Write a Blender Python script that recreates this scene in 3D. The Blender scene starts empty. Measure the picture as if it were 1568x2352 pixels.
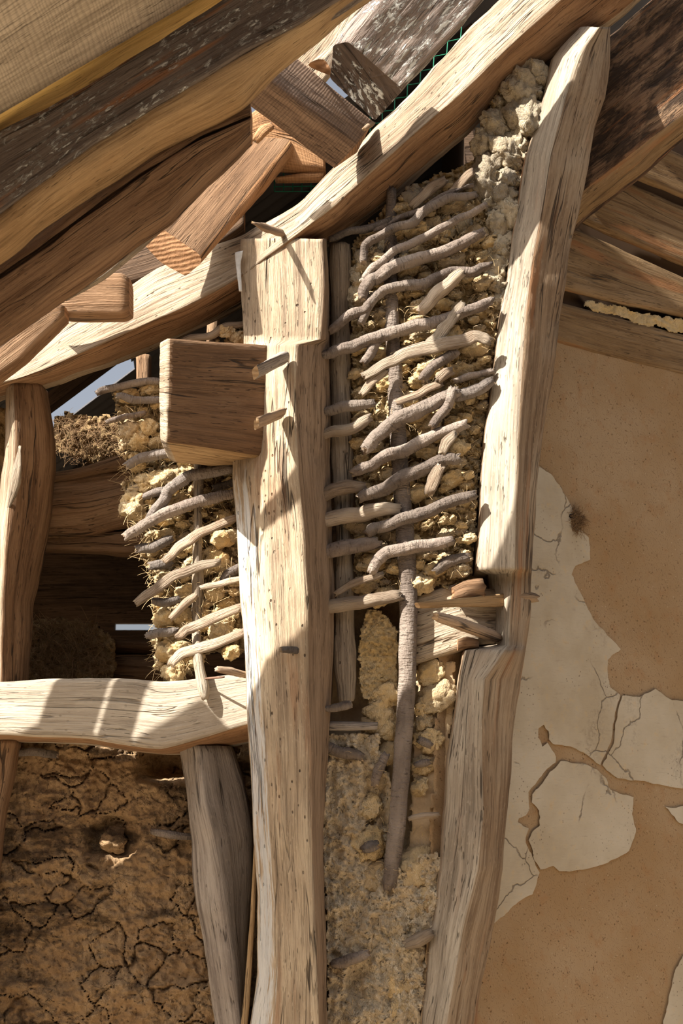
import bpy, bmesh, math, random
import numpy as np
from mathutils import Vector

# ------------------------------------------------------------------ camera
PITCH = math.radians(12.0)
CAM = np.array([0.0, -3.6, 1.55])
F = 2352 * 50.0 / 36.0
scene = bpy.context.scene
COL = scene.collection
cam_d = bpy.data.cameras.new('camera')
cam_d.sensor_fit = 'VERTICAL'; cam_d.sensor_height = 36; cam_d.lens = 50
cam_d.dof.use_dof = True; cam_d.dof.focus_distance = 3.62; cam_d.dof.aperture_fstop = 5.6
cam_d.clip_start = 0.05
cam = bpy.data.objects.new('camera', cam_d); COL.objects.link(cam)
cam.location = CAM.tolist(); cam.rotation_euler = (math.pi / 2 + PITCH, 0, 0)
scene.camera = cam

# ------------------------------------------------------------------ sky, sun, exposure
SUN = Vector((0.60, 0.47, -0.645)).normalized()          # direction the light travels
world = bpy.data.worlds.new('sky'); scene.world = world; world.use_nodes = True
wn = world.node_tree.nodes; wl = world.node_tree.links; wn.clear()
wo = wn.new('ShaderNodeOutputWorld'); wb = wn.new('ShaderNodeBackground'); ws = wn.new('ShaderNodeTexSky')
ws.sky_type = 'NISHITA'; ws.sun_disc = False
ws.sun_elevation = math.asin(-SUN.z)
ws.sun_rotation = math.atan2(-SUN.x, -SUN.y)
ws.air_density = 0.8; ws.dust_density = 7.0; ws.ozone_density = 1.0
wh = wn.new('ShaderNodeHueSaturation'); wh.inputs['Saturation'].default_value = 0.45; wh.inputs['Value'].default_value = 1.25
wl.new(ws.outputs[0], wh.inputs['Color']); wl.new(wh.outputs[0], wb.inputs[0]); wl.new(wb.outputs[0], wo.inputs[0]); wb.inputs[1].default_value = 0.20
sd = bpy.data.lights.new('sun', 'SUN'); sd.energy = 18.0; sd.angle = math.radians(0.55); sd.color = (1.0, 0.94, 0.85)
so = bpy.data.objects.new('sun', sd); COL.objects.link(so)
so.rotation_euler = SUN.to_track_quat('-Z', 'Y').to_euler(); so.location = (-4, -3, 7)
vs = scene.view_settings
scene.display_settings.display_device = 'sRGB'
vs.view_transform = 'Standard'; vs.look = 'None'; vs.exposure = -0.30; vs.gamma = 1.0; vs.use_curve_mapping = False

# ------------------------------------------------------------------ numeric helpers
def P(px, py, y):
    px = np.asarray(px, float); py = np.asarray(py, float); y = np.asarray(y, float)
    x = (px - 784) / F; v = -(py - 1176) / F
    dy = math.cos(PITCH) - math.sin(PITCH) * v; dz = math.sin(PITCH) + math.cos(PITCH) * v
    t = (y - CAM[1]) / dy
    return np.stack([CAM[0] + x * t, np.broadcast_to(y, np.shape(t)) + 0 * t, CAM[2] + dz * t], -1)

def mpp(y): return (y - CAM[1]) / F * 0.985

ROOF_S = 0.80
def roof_z(x, off=0.0): return 2.83 + off + ROOF_S * (x + 0.89)
def P_roof(px, py, off=0.0):
    x = (px - 784) / F; v = -(py - 1176) / F
    d = np.array([x, math.cos(PITCH) - math.sin(PITCH) * v, math.sin(PITCH) + math.cos(PITCH) * v])
    t = (roof_z(CAM[0], off) - CAM[2]) / (d[2] - ROOF_S * d[0])
    return CAM + d * t

rng0 = np.random.RandomState(7)
_perm = np.concatenate([rng0.permutation(256)] * 3)
_grad = rng0.normal(size=(256, 3)); _grad /= np.linalg.norm(_grad, axis=1)[:, None]
def perlin(p):
    p = np.asarray(p, float); i = np.floor(p).astype(int); f = p - i; i &= 255
    u = f * f * f * (f * (f * 6 - 15) + 10)
    def g(dx, dy, dz):
        h = _perm[_perm[_perm[i[..., 0] + dx] + i[..., 1] + dy] + i[..., 2] + dz]
        gr = _grad[h]
        return gr[..., 0] * (f[..., 0] - dx) + gr[..., 1] * (f[..., 1] - dy) + gr[..., 2] * (f[..., 2] - dz)
    def lerp(a, b, t): return a + t * (b - a)
    x00 = lerp(g(0,0,0), g(1,0,0), u[..., 0]); x10 = lerp(g(0,1,0), g(1,1,0), u[..., 0])
    x01 = lerp(g(0,0,1), g(1,0,1), u[..., 0]); x11 = lerp(g(0,1,1), g(1,1,1), u[..., 0])
    return lerp(lerp(x00, x10, u[..., 1]), lerp(x01, x11, u[..., 1]), u[..., 2])
def fbm(p, oct=4, gain=0.5):
    p = np.asarray(p, float); s = np.zeros(p.shape[:-1]); a = 1.0
    for k in range(oct):
        s += a * perlin(p + 17.3 * k); p = p * 2.03; a *= gain
    return s
def worley(p, seeds):
    """F1, F2 and index of nearest seed; p (N,k)"""
    f1 = np.empty(len(p)); f2 = np.empty(len(p)); ix = np.empty(len(p), int)
    for a in range(0, len(p), 20000):
        d = np.sqrt(((p[a:a+20000, None, :] - seeds[None]) ** 2).sum(-1))
        o = np.argpartition(d, 1, axis=1)[:, :2]; dd = np.take_along_axis(d, o, 1)
        sw = dd[:, 0] > dd[:, 1]
        f1[a:a+20000] = dd.min(1); f2[a:a+20000] = dd.max(1); ix[a:a+20000] = np.where(sw, o[:, 1], o[:, 0])
    return f1, f2, ix
def in_poly(x, y, poly):
    inside = np.zeros(np.shape(x), bool); n = len(poly); j = n - 1
    for i in range(n):
        xi, yi = poly[i]; xj, yj = poly[j]
        c = ((yi > y) != (yj > y)) & (x < (xj - xi) * (y - yi) / (yj - yi + 1e-12) + xi)
        inside ^= c; j = i
    return inside

# ------------------------------------------------------------------ materials
class NT:
    def __init__(s, name):
        s.m = bpy.data.materials.new(name); s.m.use_nodes = True
        s.t = s.m.node_tree; s.t.nodes.clear()
        s.out = s.n('ShaderNodeOutputMaterial'); s.b = s.n('ShaderNodeBsdfPrincipled')
        s.l(s.b.outputs[0], s.out.inputs[0])
    def n(s, typ, **kw):
        o = s.t.nodes.new(typ)
        for k, v in kw.items(): setattr(o, k, v)
        return o
    def l(s, a, b): s.t.links.new(a, b)
    def put(s, sock, v):
        if isinstance(v, (int, float)): sock.default_value = v
        elif isinstance(v, tuple): sock.default_value = v if len(v) == len(sock.default_value) else (*v, 1)
        else: s.l(v, sock)
    def math(s, op, a, b=0.0, c=0.0, clamp=False):
        o = s.n('ShaderNodeMath', operation=op, use_clamp=clamp)
        for i, v in enumerate((a, b, c)): s.put(o.inputs[i], v)
        return o.outputs[0]
    def mix(s, f, a, b, blend='MIX'):
        o = s.n('ShaderNodeMix', data_type='RGBA', blend_type=blend)
        s.put(o.inputs[0], f); s.put(o.inputs[6], a); s.put(o.inputs[7], b)
        return o.outputs[2]
    def ramp(s, f, lo, hi, a=0.0, b=1.0):
        o = s.n('ShaderNodeMapRange'); o.clamp = True
        s.put(o.inputs[0], f); o.inputs[1].default_value = lo; o.inputs[2].default_value = hi
        o.inputs[3].default_value = a; o.inputs[4].default_value = b
        return o.outputs[0]
    def noise(s, vec, scale=1.0, detail=4.0, rough=0.55, dist=0.0):
        o = s.n('ShaderNodeTexNoise'); s.put(o.inputs['Vector'], vec)
        o.inputs['Scale'].default_value = scale; o.inputs['Detail'].default_value = detail
        o.inputs['Roughness'].default_value = rough; o.inputs['Distortion'].default_value = dist
        return o.outputs[0]
    def voro(s, vec, scale, feature='F1', rnd=1.0):
        o = s.n('ShaderNodeTexVoronoi', feature=feature); s.put(o.inputs['Vector'], vec)
        o.inputs['Scale'].default_value = scale; o.inputs['Randomness'].default_value = rnd
        return o
    def scl(s, vec, x, y, z=1.0, off=None):
        o = s.n('ShaderNodeVectorMath', operation='MULTIPLY'); s.put(o.inputs[0], vec); o.inputs[1].default_value = (x, y, z)
        if off is None: return o.outputs[0]
        a = s.n('ShaderNodeVectorMath', operation='ADD'); s.l(o.outputs[0], a.inputs[0]); s.l(off, a.inputs[1])
        return a.outputs[0]
    def finish(s, col, rough, height=None, dist=0.003, strength=1.0):
        s.put(s.b.inputs['Base Color'], col); s.put(s.b.inputs['Roughness'], rough)
        s.b.inputs['Specular IOR Level'].default_value = 0.25
        if height is not None:
            b = s.n('ShaderNodeBump'); b.inputs['Strength'].default_value = strength; b.inputs['Distance'].default_value = dist
            s.l(height, b.inputs['Height']); s.l(b.outputs[0], s.b.inputs['Normal'])
        return s.m
    def rnd3(s):
        oi = s.n('ShaderNodeObjectInfo'); c = s.n('ShaderNodeCombineXYZ')
        for i, k in enumerate((37.0, 53.0, 91.0)): s.l(s.math('MULTIPLY', oi.outputs['Random'], k), c.inputs[i])
        return c.outputs[0], oi.outputs['Random']

def wood(name, dark, mid, light, lichen=0.0, wash=None, saw=0.0, holes=0.6, crack=1.0, rust=0.0, bump=0.0035, gr=1.0, rough=0.86, mottle=0.0):
    """UV: u metres along the grain, v metres across it"""
    t = NT(name); uv = t.n('ShaderNodeUVMap').outputs[0]; off, rnd = t.rnd3()
    warp = t.noise(t.scl(uv, 2.2, 9, 1, off), 1, 2)
    wc = t.n('ShaderNodeCombineXYZ'); t.l(t.math('MULTIPLY', t.math('SUBTRACT', warp, 0.5), 0.016), wc.inputs[1])
    uva = t.n('ShaderNodeVectorMath', operation='ADD'); t.l(uv, uva.inputs[0]); t.l(wc.outputs[0], uva.inputs[1]); uvw = uva.outputs[0]
    g1 = t.noise(t.scl(uvw, 3.0, 75 * gr, 1, off), 1, 5, 0.6)
    g2 = t.noise(t.scl(uvw, 9.0, 300 * gr, 1, off), 1, 3, 0.6)
    g3 = t.noise(t.scl(uv, 2.5, 9, 1, off), 1, 4, 0.6)
    spk = t.noise(t.scl(uv, 60, 150, 1, off), 1, 3, 0.65)
    col = t.mix(t.ramp(g1, 0.32, 0.62), tuple(c * 0.9 for c in dark), mid)
    col = t.mix(t.math('MULTIPLY', t.ramp(g3, 0.40, 0.66), t.ramp(g1, 0.34, 0.5)), col, light)
    col = t.mix(t.math('MULTIPLY', t.ramp(g2, 0.47, 0.33), 0.5), col, tuple(c * 0.45 for c in dark))
    col = t.mix(t.math('MULTIPLY', t.ramp(spk, 0.58, 0.75), 0.35), col, tuple(min(1, c * 1.3) for c in light))
    h = t.math('ADD', t.math('MULTIPLY', g1, 0.8), t.math('MULTIPLY', g2, 0.45))
    h = t.math('ADD', h, t.math('MULTIPLY', spk, 0.22))
    # drying cracks along the grain
    cn = t.noise(t.scl(uvw, 1.1, 17, 1, off), 1, 3, 0.55)
    ck = t.ramp(t.math('ABSOLUTE', t.math('SUBTRACT', cn, 0.5)), 0.002, 0.011, 1.0, 0.0)
    gate = t.ramp(t.noise(t.scl(uv, 2.2, 14, 1, off), 1.0, 2), 0.50, 0.58)
    ck = t.math('MULTIPLY', t.math('MULTIPLY', ck, gate), crack)
    col = t.mix(t.math('MULTIPLY', ck, 0.8), col, (0.03, 0.02, 0.013))
    h = t.math('SUBTRACT', h, t.math('MULTIPLY', ck, 1.4))
    ds = t.noise(t.scl(uvw, 26, 260, 1, off), 1, 2, 0.5)
    dm = t.math('MULTIPLY', t.ramp(ds, 0.36, 0.30), t.ramp(t.noise(t.scl(uv, 5, 16, 1, off), 1, 3), 0.42, 0.56))
    col = t.mix(t.math('MULTIPLY', dm, 0.75), col, tuple(c * 0.25 for c in dark)); h = t.math('SUBTRACT', h, t.math('MULTIPLY', dm, 0.7))
    bl = t.ramp(t.noise(t.scl(uvw, 4.5, 15, 1, off), 1, 5, 0.65), 0.55, 0.72)
    col = t.mix(t.math('MULTIPLY', bl, 0.45), col, tuple(c * 0.62 for c in dark))
    if holes:
        v = t.voro(t.scl(uv, 32, 55, 1, off), 1.0)
        hd = t.math('MULTIPLY', t.ramp(v.outputs['Distance'], 0.08, 0.15, 1, 0), t.ramp(t.noise(t.scl(uv, 6, 14, 1, off), 1, 2), 0.46, 0.56))
        hd = t.math('MULTIPLY', hd, holes)
        col = t.mix(hd, col, (0.05, 0.03, 0.018)); h = t.math('SUBTRACT', h, t.math('MULTIPLY', hd, 1.0))
    if mottle:
        mo = t.math('MULTIPLY', t.ramp(t.noise(t.scl(uv, 11, 26, 1, off), 1, 6, 0.7), 0.46, 0.58), mottle)
        col = t.mix(mo, col, (0.022, 0.013, 0.008)); h = t.math('SUBTRACT', h, t.math('MULTIPLY', mo, 0.8))
    if saw:
        w = t.n('ShaderNodeTexWave', wave_type='BANDS', bands_direction='X'); t.l(t.scl(uv, 1, 0.25, 1), w.inputs['Vector'])
        w.inputs['Scale'].default_value = 34; w.inputs['Distortion'].default_value = 6; w.inputs['Detail'].default_value = 3
        col = t.mix(t.math('MULTIPLY', t.ramp(w.outputs['Fac'], 0.45, 0.15), 0.30 * saw), col, tuple(c * 0.3 for c in dark))
        h = t.math('ADD', h, t.math('MULTIPLY', w.outputs['Fac'], 0.12 * saw))
    if rust:
        rm = t.math('MULTIPLY', t.ramp(t.noise(t.scl(uvw, 2.0, 22, 1, off), 1, 4, 0.6), 0.56, 0.66), rust)
        col = t.mix(rm, col, (0.30, 0.13, 0.05))
    if lichen:
        sv = t.n('ShaderNodeSeparateXYZ'); t.l(uv, sv.inputs[0])
        lv = t.noise(t.scl(uv, 34, 70, 1, off), 1, 6, 0.75, 0.6)
        lg = t.ramp(t.noise(t.scl(uv, 6, 16, 1, off), 1, 3), 0.44, 0.56)
        lm = t.math('MULTIPLY', t.math('MULTIPLY', t.ramp(lv, 0.53, 0.60), lg), min(lichen, 0.95) if lichen < 1 else 0.95)
        if lichen > 1: lm = t.math('MULTIPLY', t.ramp(t.math('MULTIPLY', t.ramp(lv, 0.50, 0.56), t.ramp(t.noise(t.scl(uv, 9, 20, 1, off), 1, 3), 0.46, 0.52)), 0.2, 0.8), 0.95)
        col = t.mix(lm, col, (0.66, 0.66, 0.62)); h = t.math('ADD', h, t.math('MULTIPLY', lm, 0.4))
    if wash:
        v0, v1, u0, u1 = wash
        sv = t.n('ShaderNodeSeparateXYZ'); t.l(uv, sv.inputs[0])
        band = t.math('MULTIPLY', t.ramp(sv.outputs[1], v1 * 0.55, v1, 1, 0), t.ramp(sv.outputs[1], v0 - 0.01, v0, 0, 1))
        band = t.math('MULTIPLY', band, t.ramp(sv.outputs[0], u0, u0 + 0.15))
        st = t.noise(t.scl(uvw, 7, 110, 1, off), 1, 4, 0.7)
        wm = t.ramp(t.math('ADD', st, t.math('MULTIPLY', band, 0.22)), 0.62, 0.70)
        wm = t.math('MULTIPLY', wm, t.ramp(band, 0.0, 0.3))
        col = t.mix(t.math('MULTIPLY', wm, 0.65), col, (0.62, 0.65, 0.66))
    return t.finish(col, rough, h, bump * 1.5)

def endgrain(name, a, b):
    t = NT(name); co = t.n('ShaderNodeTexCoord').outputs['Object']; off, rnd = t.rnd3()
    w = t.n('ShaderNodeTexWave', wave_type='RINGS', rings_direction='SPHERICAL'); t.l(t.scl(co, 1, 1, 1), w.inputs['Vector'])
    w.inputs['Scale'].default_value = 28; w.inputs['Distortion'].default_value = 3; w.inputs['Detail'].default_value = 3
    n = t.noise(co, 60, 5, 0.65)
    col = t.mix(t.math('ADD', t.math('MULTIPLY', w.outputs['Fac'], 0.6), t.math('MULTIPLY', n, 0.5)), a, b)
    return t.finish(col, 0.9, t.math('ADD', n, t.math('MULTIPLY', w.outputs['Fac'], 0.3)), 0.003)

def bark(name, dark, mid, light, fib=0.0):
    t = NT(name); uv = t.n('ShaderNodeUVMap').outputs[0]; off, rnd = t.rnd3()
    g1 = t.noise(t.scl(uv, 28, 60 + 120 * fib, 1, off), 1, 5, 0.65)
    g2 = t.noise(t.scl(uv, 5, 9, 1, off), 1, 3)
    ri = t.noise(t.scl(uv, 170 * (1 - fib) + 10, 35 + 300 * fib, 1, off), 1, 3, 0.6)
    col = t.mix(t.ramp(g1, 0.35, 0.65), dark, mid); col = t.mix(t.ramp(g2, 0.42, 0.62), col, light)
    col = t.mix(t.math('MULTIPLY', t.ramp(ri, 0.42, 0.30), 0.6), col, tuple(c * 0.25 for c in dark))
    hs = t.n('ShaderNodeHueSaturation'); t.l(col, hs.inputs['Color']); t.l(t.ramp(rnd, 0, 1, 0.72, 1.22), hs.inputs['Value'])
    return t.finish(hs.outputs[0], 0.9, t.math('ADD', g1, t.math('MULTIPLY', ri, 0.9)), 0.008)

def daub(name, pale, mid, dirt, straw=(0.62, 0.44, 0.20), scale=1.0, dirt_amt=0.5, bump=0.011, rndcol=True, cracks=0.25, stain=0.0):
    t = NT(name); co = t.n('ShaderNodeTexCoord').outputs['Object']
    geo = t.n('ShaderNodeNewGeometry').outputs['Position']; off, rnd = t.rnd3()
    pc = t.n('ShaderNodeVectorMath', operation='ADD'); t.l(geo, pc.inputs[0]); t.l(off, pc.inputs[1]); p = pc.outputs[0]
    n1 = t.noise(p, 14 * scale, 5, 0.6); n2 = t.noise(p, 60 * scale, 6, 0.65); n3 = t.noise(p, 260 * scale, 3, 0.6)
    col = t.mix(t.ramp(n1, 0.38, 0.62), mid, pale)
    col = t.mix(t.math('MULTIPLY', t.ramp(n2, 0.52, 0.36), dirt_amt), col, dirt)
    if rndcol: col = t.mix(t.math('MULTIPLY', t.ramp(rnd, 0.55, 1.0), 0.75), col, dirt)
    # chopped straw
    wv = t.n('ShaderNodeTexWave', wave_type='BANDS'); t.l(p, wv.inputs['Vector'])
    wv.inputs['Scale'].default_value = 55 * scale; wv.inputs['Distortion'].default_value = 18; wv.inputs['Detail'].default_value = 3; wv.inputs['Detail Scale'].default_value = 1.2
    sm = t.math('MULTIPLY', t.ramp(wv.outputs['Fac'], 0.86, 0.97), t.ramp(n1, 0.45, 0.55))
    col = t.mix(t.math('MULTIPLY', sm, 0.55), col, straw)
    v = t.voro(p, 24 * scale, 'DISTANCE_TO_EDGE'); ck = t.ramp(v.outputs['Distance'], 0.0, 0.05, 1, 0)
    ck = t.math('MULTIPLY', t.math('MULTIPLY', ck, t.ramp(n1, 0.5, 0.58)), cracks * 2)
    if stain: col = t.mix(t.math('MULTIPLY', t.ramp(t.noise(t.scl(geo, 5, 5, 13), 1, 5, 0.65), 0.53, 0.62), stain), col, tuple(c * 0.45 for c in dirt))
    col = t.mix(t.math('MULTIPLY', ck, 0.5), col, tuple(c * 0.35 for c in dirt))
    h = t.math('ADD', t.math('MULTIPLY', n2, 1.1), t.math('MULTIPLY', n3, 0.30)); h = t.math('ADD', h, t.math('MULTIPLY', sm, 0.2))
    h = t.math('SUBTRACT', h, t.math('MULTIPLY', ck, 0.5))
    return t.finish(col, 0.95, h, bump)

def plain(name, c, rough=0.8, var=0.25, scale=30, bump=0.001, metal=0.0):
    t = NT(name); co = t.n('ShaderNodeTexCoord').outputs['Object']
    n = t.noise(co, scale, 4, 0.6)
    col = t.mix(n, tuple(x * (1 - var) for x in c), tuple(min(1, x * (1 + var)) for x in c))
    t.b.inputs['Metallic'].default_value = metal
    return t.finish(col, rough, n, bump)

M = {}
M['post'] = wood('pale_oak_post', (0.258, 0.190, 0.128), (0.421, 0.319, 0.213), (0.512, 0.416, 0.295), wash=(-0.02, 0.07, 0.62, 9), rust=0.35, holes=0.9, bump=0.004)
M['plate'] = wood('weathered_plate', (0.212, 0.149, 0.096), (0.360, 0.270, 0.184), (0.452, 0.374, 0.274), holes=0.7, bump=0.0045)
M['rpost'] = wood('inclined_post_wood', (0.163, 0.104, 0.061), (0.271, 0.189, 0.118), (0.339, 0.266, 0.186), rust=0.55, holes=0.2, bump=0.003)
M['grey'] = wood('grey_weathered_wood', (0.175, 0.143, 0.120), (0.285, 0.239, 0.202), (0.377, 0.331, 0.285), holes=0.35, bump=0.004)
M['sill'] = wood('grey_beige_sill', (0.303, 0.251, 0.190), (0.406, 0.341, 0.263), (0.482, 0.417, 0.328), holes=0.25, crack=0.6, bump=0.0025)
M['beam'] = wood('brown_beam', (0.114, 0.062, 0.031), (0.179, 0.100, 0.051), (0.221, 0.133, 0.075), holes=0.2, bump=0.003)
M['brown'] = wood('brown_rafter_wood', (0.116, 0.061, 0.030), (0.193, 0.109, 0.056), (0.246, 0.151, 0.087), holes=0.25, crack=1.0, bump=0.0035)
M['dkraft'] = wood('dark_lichen_rafter', (0.085, 0.065, 0.055), (0.145, 0.115, 0.098), (0.20, 0.16, 0.13), lichen=0.95, rust=0.7, holes=0.2, bump=0.004)
M['tan'] = wood('tan_underside', (0.230, 0.141, 0.066), (0.358, 0.228, 0.112), (0.426, 0.298, 0.162), holes=0.05, crack=0.6, bump=0.0025)
M['saw'] = wood('sawn_block_wood', (0.155, 0.10, 0.07), (0.285, 0.185, 0.125), (0.36, 0.25, 0.175), saw=1.0, holes=0.4, bump=0.004)
M['lich'] = wood('lichen_block_wood', (0.15, 0.118, 0.10), (0.26, 0.205, 0.172), (0.34, 0.275, 0.235), lichen=1.6, holes=0.2, crack=1.0, bump=0.007, gr=0.55)
M['lichend'] = wood('dark_lichen_end', (0.06, 0.042, 0.032), (0.11, 0.078, 0.06), (0.15, 0.11, 0.085), lichen=1.8, holes=0.2, crack=1.0, bump=0.005, gr=0.55)
M['orange'] = wood('orange_fresh_wood', (0.28, 0.14, 0.06), (0.40, 0.21, 0.10), (0.48, 0.28, 0.14), holes=0.15, saw=0.6, bump=0.003)
M['board'] = wood('grey_roof_board', (0.32, 0.26, 0.19), (0.48, 0.40, 0.30), (0.58, 0.49, 0.38), saw=0.7, holes=0.0, crack=0.4, bump=0.003)
M['sap'] = wood('yellow_sapwood', (0.62, 0.38, 0.11), (0.76, 0.50, 0.16), (0.80, 0.56, 0.21), holes=0, crack=0.2, bump=0.002)
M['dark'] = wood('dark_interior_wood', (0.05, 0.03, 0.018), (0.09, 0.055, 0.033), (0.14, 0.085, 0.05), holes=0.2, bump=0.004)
M['log'] = wood('reddish_log', (0.158, 0.086, 0.042), (0.260, 0.150, 0.081), (0.315, 0.203, 0.120), holes=0.6, bump=0.004)
M['plank'] = wood('stained_plank', (0.153, 0.090, 0.041), (0.225, 0.140, 0.065), (0.279, 0.189, 0.104), rust=0.6, holes=0.2, crack=0.7, bump=0.003)
M['rottop'] = wood('dark_rotten_rafter', (0.068, 0.034, 0.018), (0.160, 0.088, 0.046), (0.240, 0.152, 0.088), rust=0.8, holes=0.9, bump=0.007, mottle=0.85)
M['peg'] = wood('peg_wood', (0.20, 0.13, 0.08), (0.31, 0.21, 0.135), (0.39, 0.29, 0.20), holes=0.1, bump=0.002)
M['lath'] = wood('lath_wood', (0.187, 0.143, 0.104), (0.325, 0.261, 0.191), (0.424, 0.354, 0.268), holes=0.5, bump=0.005)
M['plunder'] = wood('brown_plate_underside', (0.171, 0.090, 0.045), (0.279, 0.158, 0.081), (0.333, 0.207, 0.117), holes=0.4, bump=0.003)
M['post_shade_tint'] = wood('brown_post_shade_tint', (0.171, 0.112, 0.067), (0.265, 0.178, 0.113), (0.321, 0.229, 0.153), holes=0.15, crack=0.5, bump=0.0025)  # browner copy of the post wood, shade of the right side put in
M['rpost_sun_tint'] = wood('inclined_post_sun_tint', (0.220, 0.177, 0.131), (0.342, 0.282, 0.211), (0.415, 0.360, 0.282), holes=0.2, rust=0.15, bump=0.003)  # paler copy of the inclined post wood, sunlight painted onto its left face
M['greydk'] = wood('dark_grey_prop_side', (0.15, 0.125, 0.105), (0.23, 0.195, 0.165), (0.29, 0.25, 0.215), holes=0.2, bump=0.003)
M['end'] = endgrain('end_grain', (0.17, 0.085, 0.04), (0.40, 0.22, 0.11))
M['endpale'] = endgrain('pale_end_grain', (0.30, 0.19, 0.10), (0.52, 0.37, 0.23))
M['bark'] = bark('grey_bark', (0.108, 0.083, 0.067), (0.203, 0.160, 0.131), (0.288, 0.236, 0.194))
M['barkdk'] = bark('dark_bark', (0.085, 0.070, 0.06), (0.15, 0.125, 0.108), (0.22, 0.185, 0.16))
M['split'] = bark('split_withy', (0.24, 0.17, 0.115), (0.38, 0.29, 0.21), (0.49, 0.40, 0.30), fib=1.0)
M['daub'] = daub('straw_daub', (0.76, 0.60, 0.36), (0.62, 0.44, 0.20), (0.36, 0.28, 0.19), dirt_amt=0.4, cracks=0.15)
M['clod'] = daub('daub_clods', (0.78, 0.62, 0.38), (0.66, 0.46, 0.21), (0.36, 0.285, 0.20), dirt_amt=0.35, cracks=0.2)
M['lime'] = daub('lime_lumps', (0.60, 0.52, 0.38), (0.49, 0.40, 0.27), (0.22, 0.19, 0.155), dirt_amt=0.6, bump=0.012)
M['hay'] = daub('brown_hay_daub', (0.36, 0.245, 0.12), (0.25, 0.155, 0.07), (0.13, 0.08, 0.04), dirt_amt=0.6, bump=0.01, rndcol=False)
M['ldaub'] = daub('lower_daub', (0.771, 0.647, 0.465), (0.647, 0.510, 0.335), (0.374, 0.323, 0.250), dirt_amt=0.5, rndcol=False, cracks=0.05, bump=0.012)
M['skim'] = daub('smooth_clay', (0.50, 0.375, 0.235), (0.43, 0.31, 0.185), (0.25, 0.18, 0.11), dirt_amt=0.3, bump=0.002, rndcol=False)
M['mud'] = daub('cracked_mud', (0.40, 0.275, 0.155), (0.30, 0.192, 0.10), (0.12, 0.075, 0.045), straw=(0.42, 0.27, 0.12), stain=0.8, cracks=0.3, dirt_amt=0.5, bump=0.006, rndcol=False)
M['net'] = plain('green_net', (0.01, 0.13, 0.07), 0.6)
M['iron'] = plain('painted_iron', (0.55, 0.55, 0.54), 0.55, 0.3, 80)
M['rust'] = plain('rusty_iron', (0.16, 0.09, 0.06), 0.7, 0.4, 80)
M['straw'] = plain('dry_straw', (0.52, 0.38, 0.20), 0.8, 0.4, 15)
M['strawdk'] = plain('old_straw', (0.25, 0.155, 0.08), 0.85, 0.4, 15)
M['ground'] = daub('dry_earth_ground', (0.43, 0.34, 0.235), (0.36, 0.28, 0.19), (0.25, 0.19, 0.13), rndcol=False, scale=0.4)
M['tin'] = plain('old_tin_sheet', (0.09, 0.085, 0.085), 0.55, 0.4, 8)

def earth_wall_mat():
    t = NT('bare_earth_render'); geo = t.n('ShaderNodeNewGeometry').outputs['Position']
    n0 = t.noise(geo, 3.2, 4, 0.6); n1 = t.noise(geo, 26, 5, 0.6); n2 = t.noise(geo, 190, 4, 0.6)
    col = t.mix(t.ramp(n0, 0.36, 0.64), (0.30, 0.195, 0.10), (0.35, 0.25, 0.15))
    col = t.mix(t.math('MULTIPLY', t.ramp(n1, 0.53, 0.68), 0.5), col, (0.30, 0.165, 0.075))
    wv = t.n('ShaderNodeTexWave', wave_type='BANDS', bands_direction='DIAGONAL'); t.l(geo, wv.inputs['Vector'])
    wv.inputs['Scale'].default_value = 34; wv.inputs['Distortion'].default_value = 22; wv.inputs['Detail'].default_value = 2
    sm = t.math('MULTIPLY', t.ramp(wv.outputs['Fac'], 0.93, 0.985), t.ramp(n2, 0.46, 0.56))
    col = t.mix(t.math('MULTIPLY', sm, 0.7), col, (0.13, 0.07, 0.032))
    v = t.voro(geo, 70); dots = t.math('MULTIPLY', t.ramp(v.outputs['Distance'], 0.10, 0.18, 1, 0), t.ramp(n1, 0.48, 0.56))
    col = t.mix(t.math('MULTIPLY', dots, 0.6), col, (0.12, 0.07, 0.035))
    v2 = t.voro(geo, 46); d2 = t.ramp(v2.outputs['Distance'], 0.06, 0.10, 1, 0)
    col = t.mix(t.math('MULTIPLY', d2, 0.35), col, (0.55, 0.46, 0.34))
    h = t.math('ADD', n1, t.math('MULTIPLY', n2, 0.4)); h = t.math('SUBTRACT', h, t.math('MULTIPLY', dots, 0.6))
    return t.finish(col, 0.95, h, 0.003)
M['earth'] = earth_wall_mat()
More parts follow.
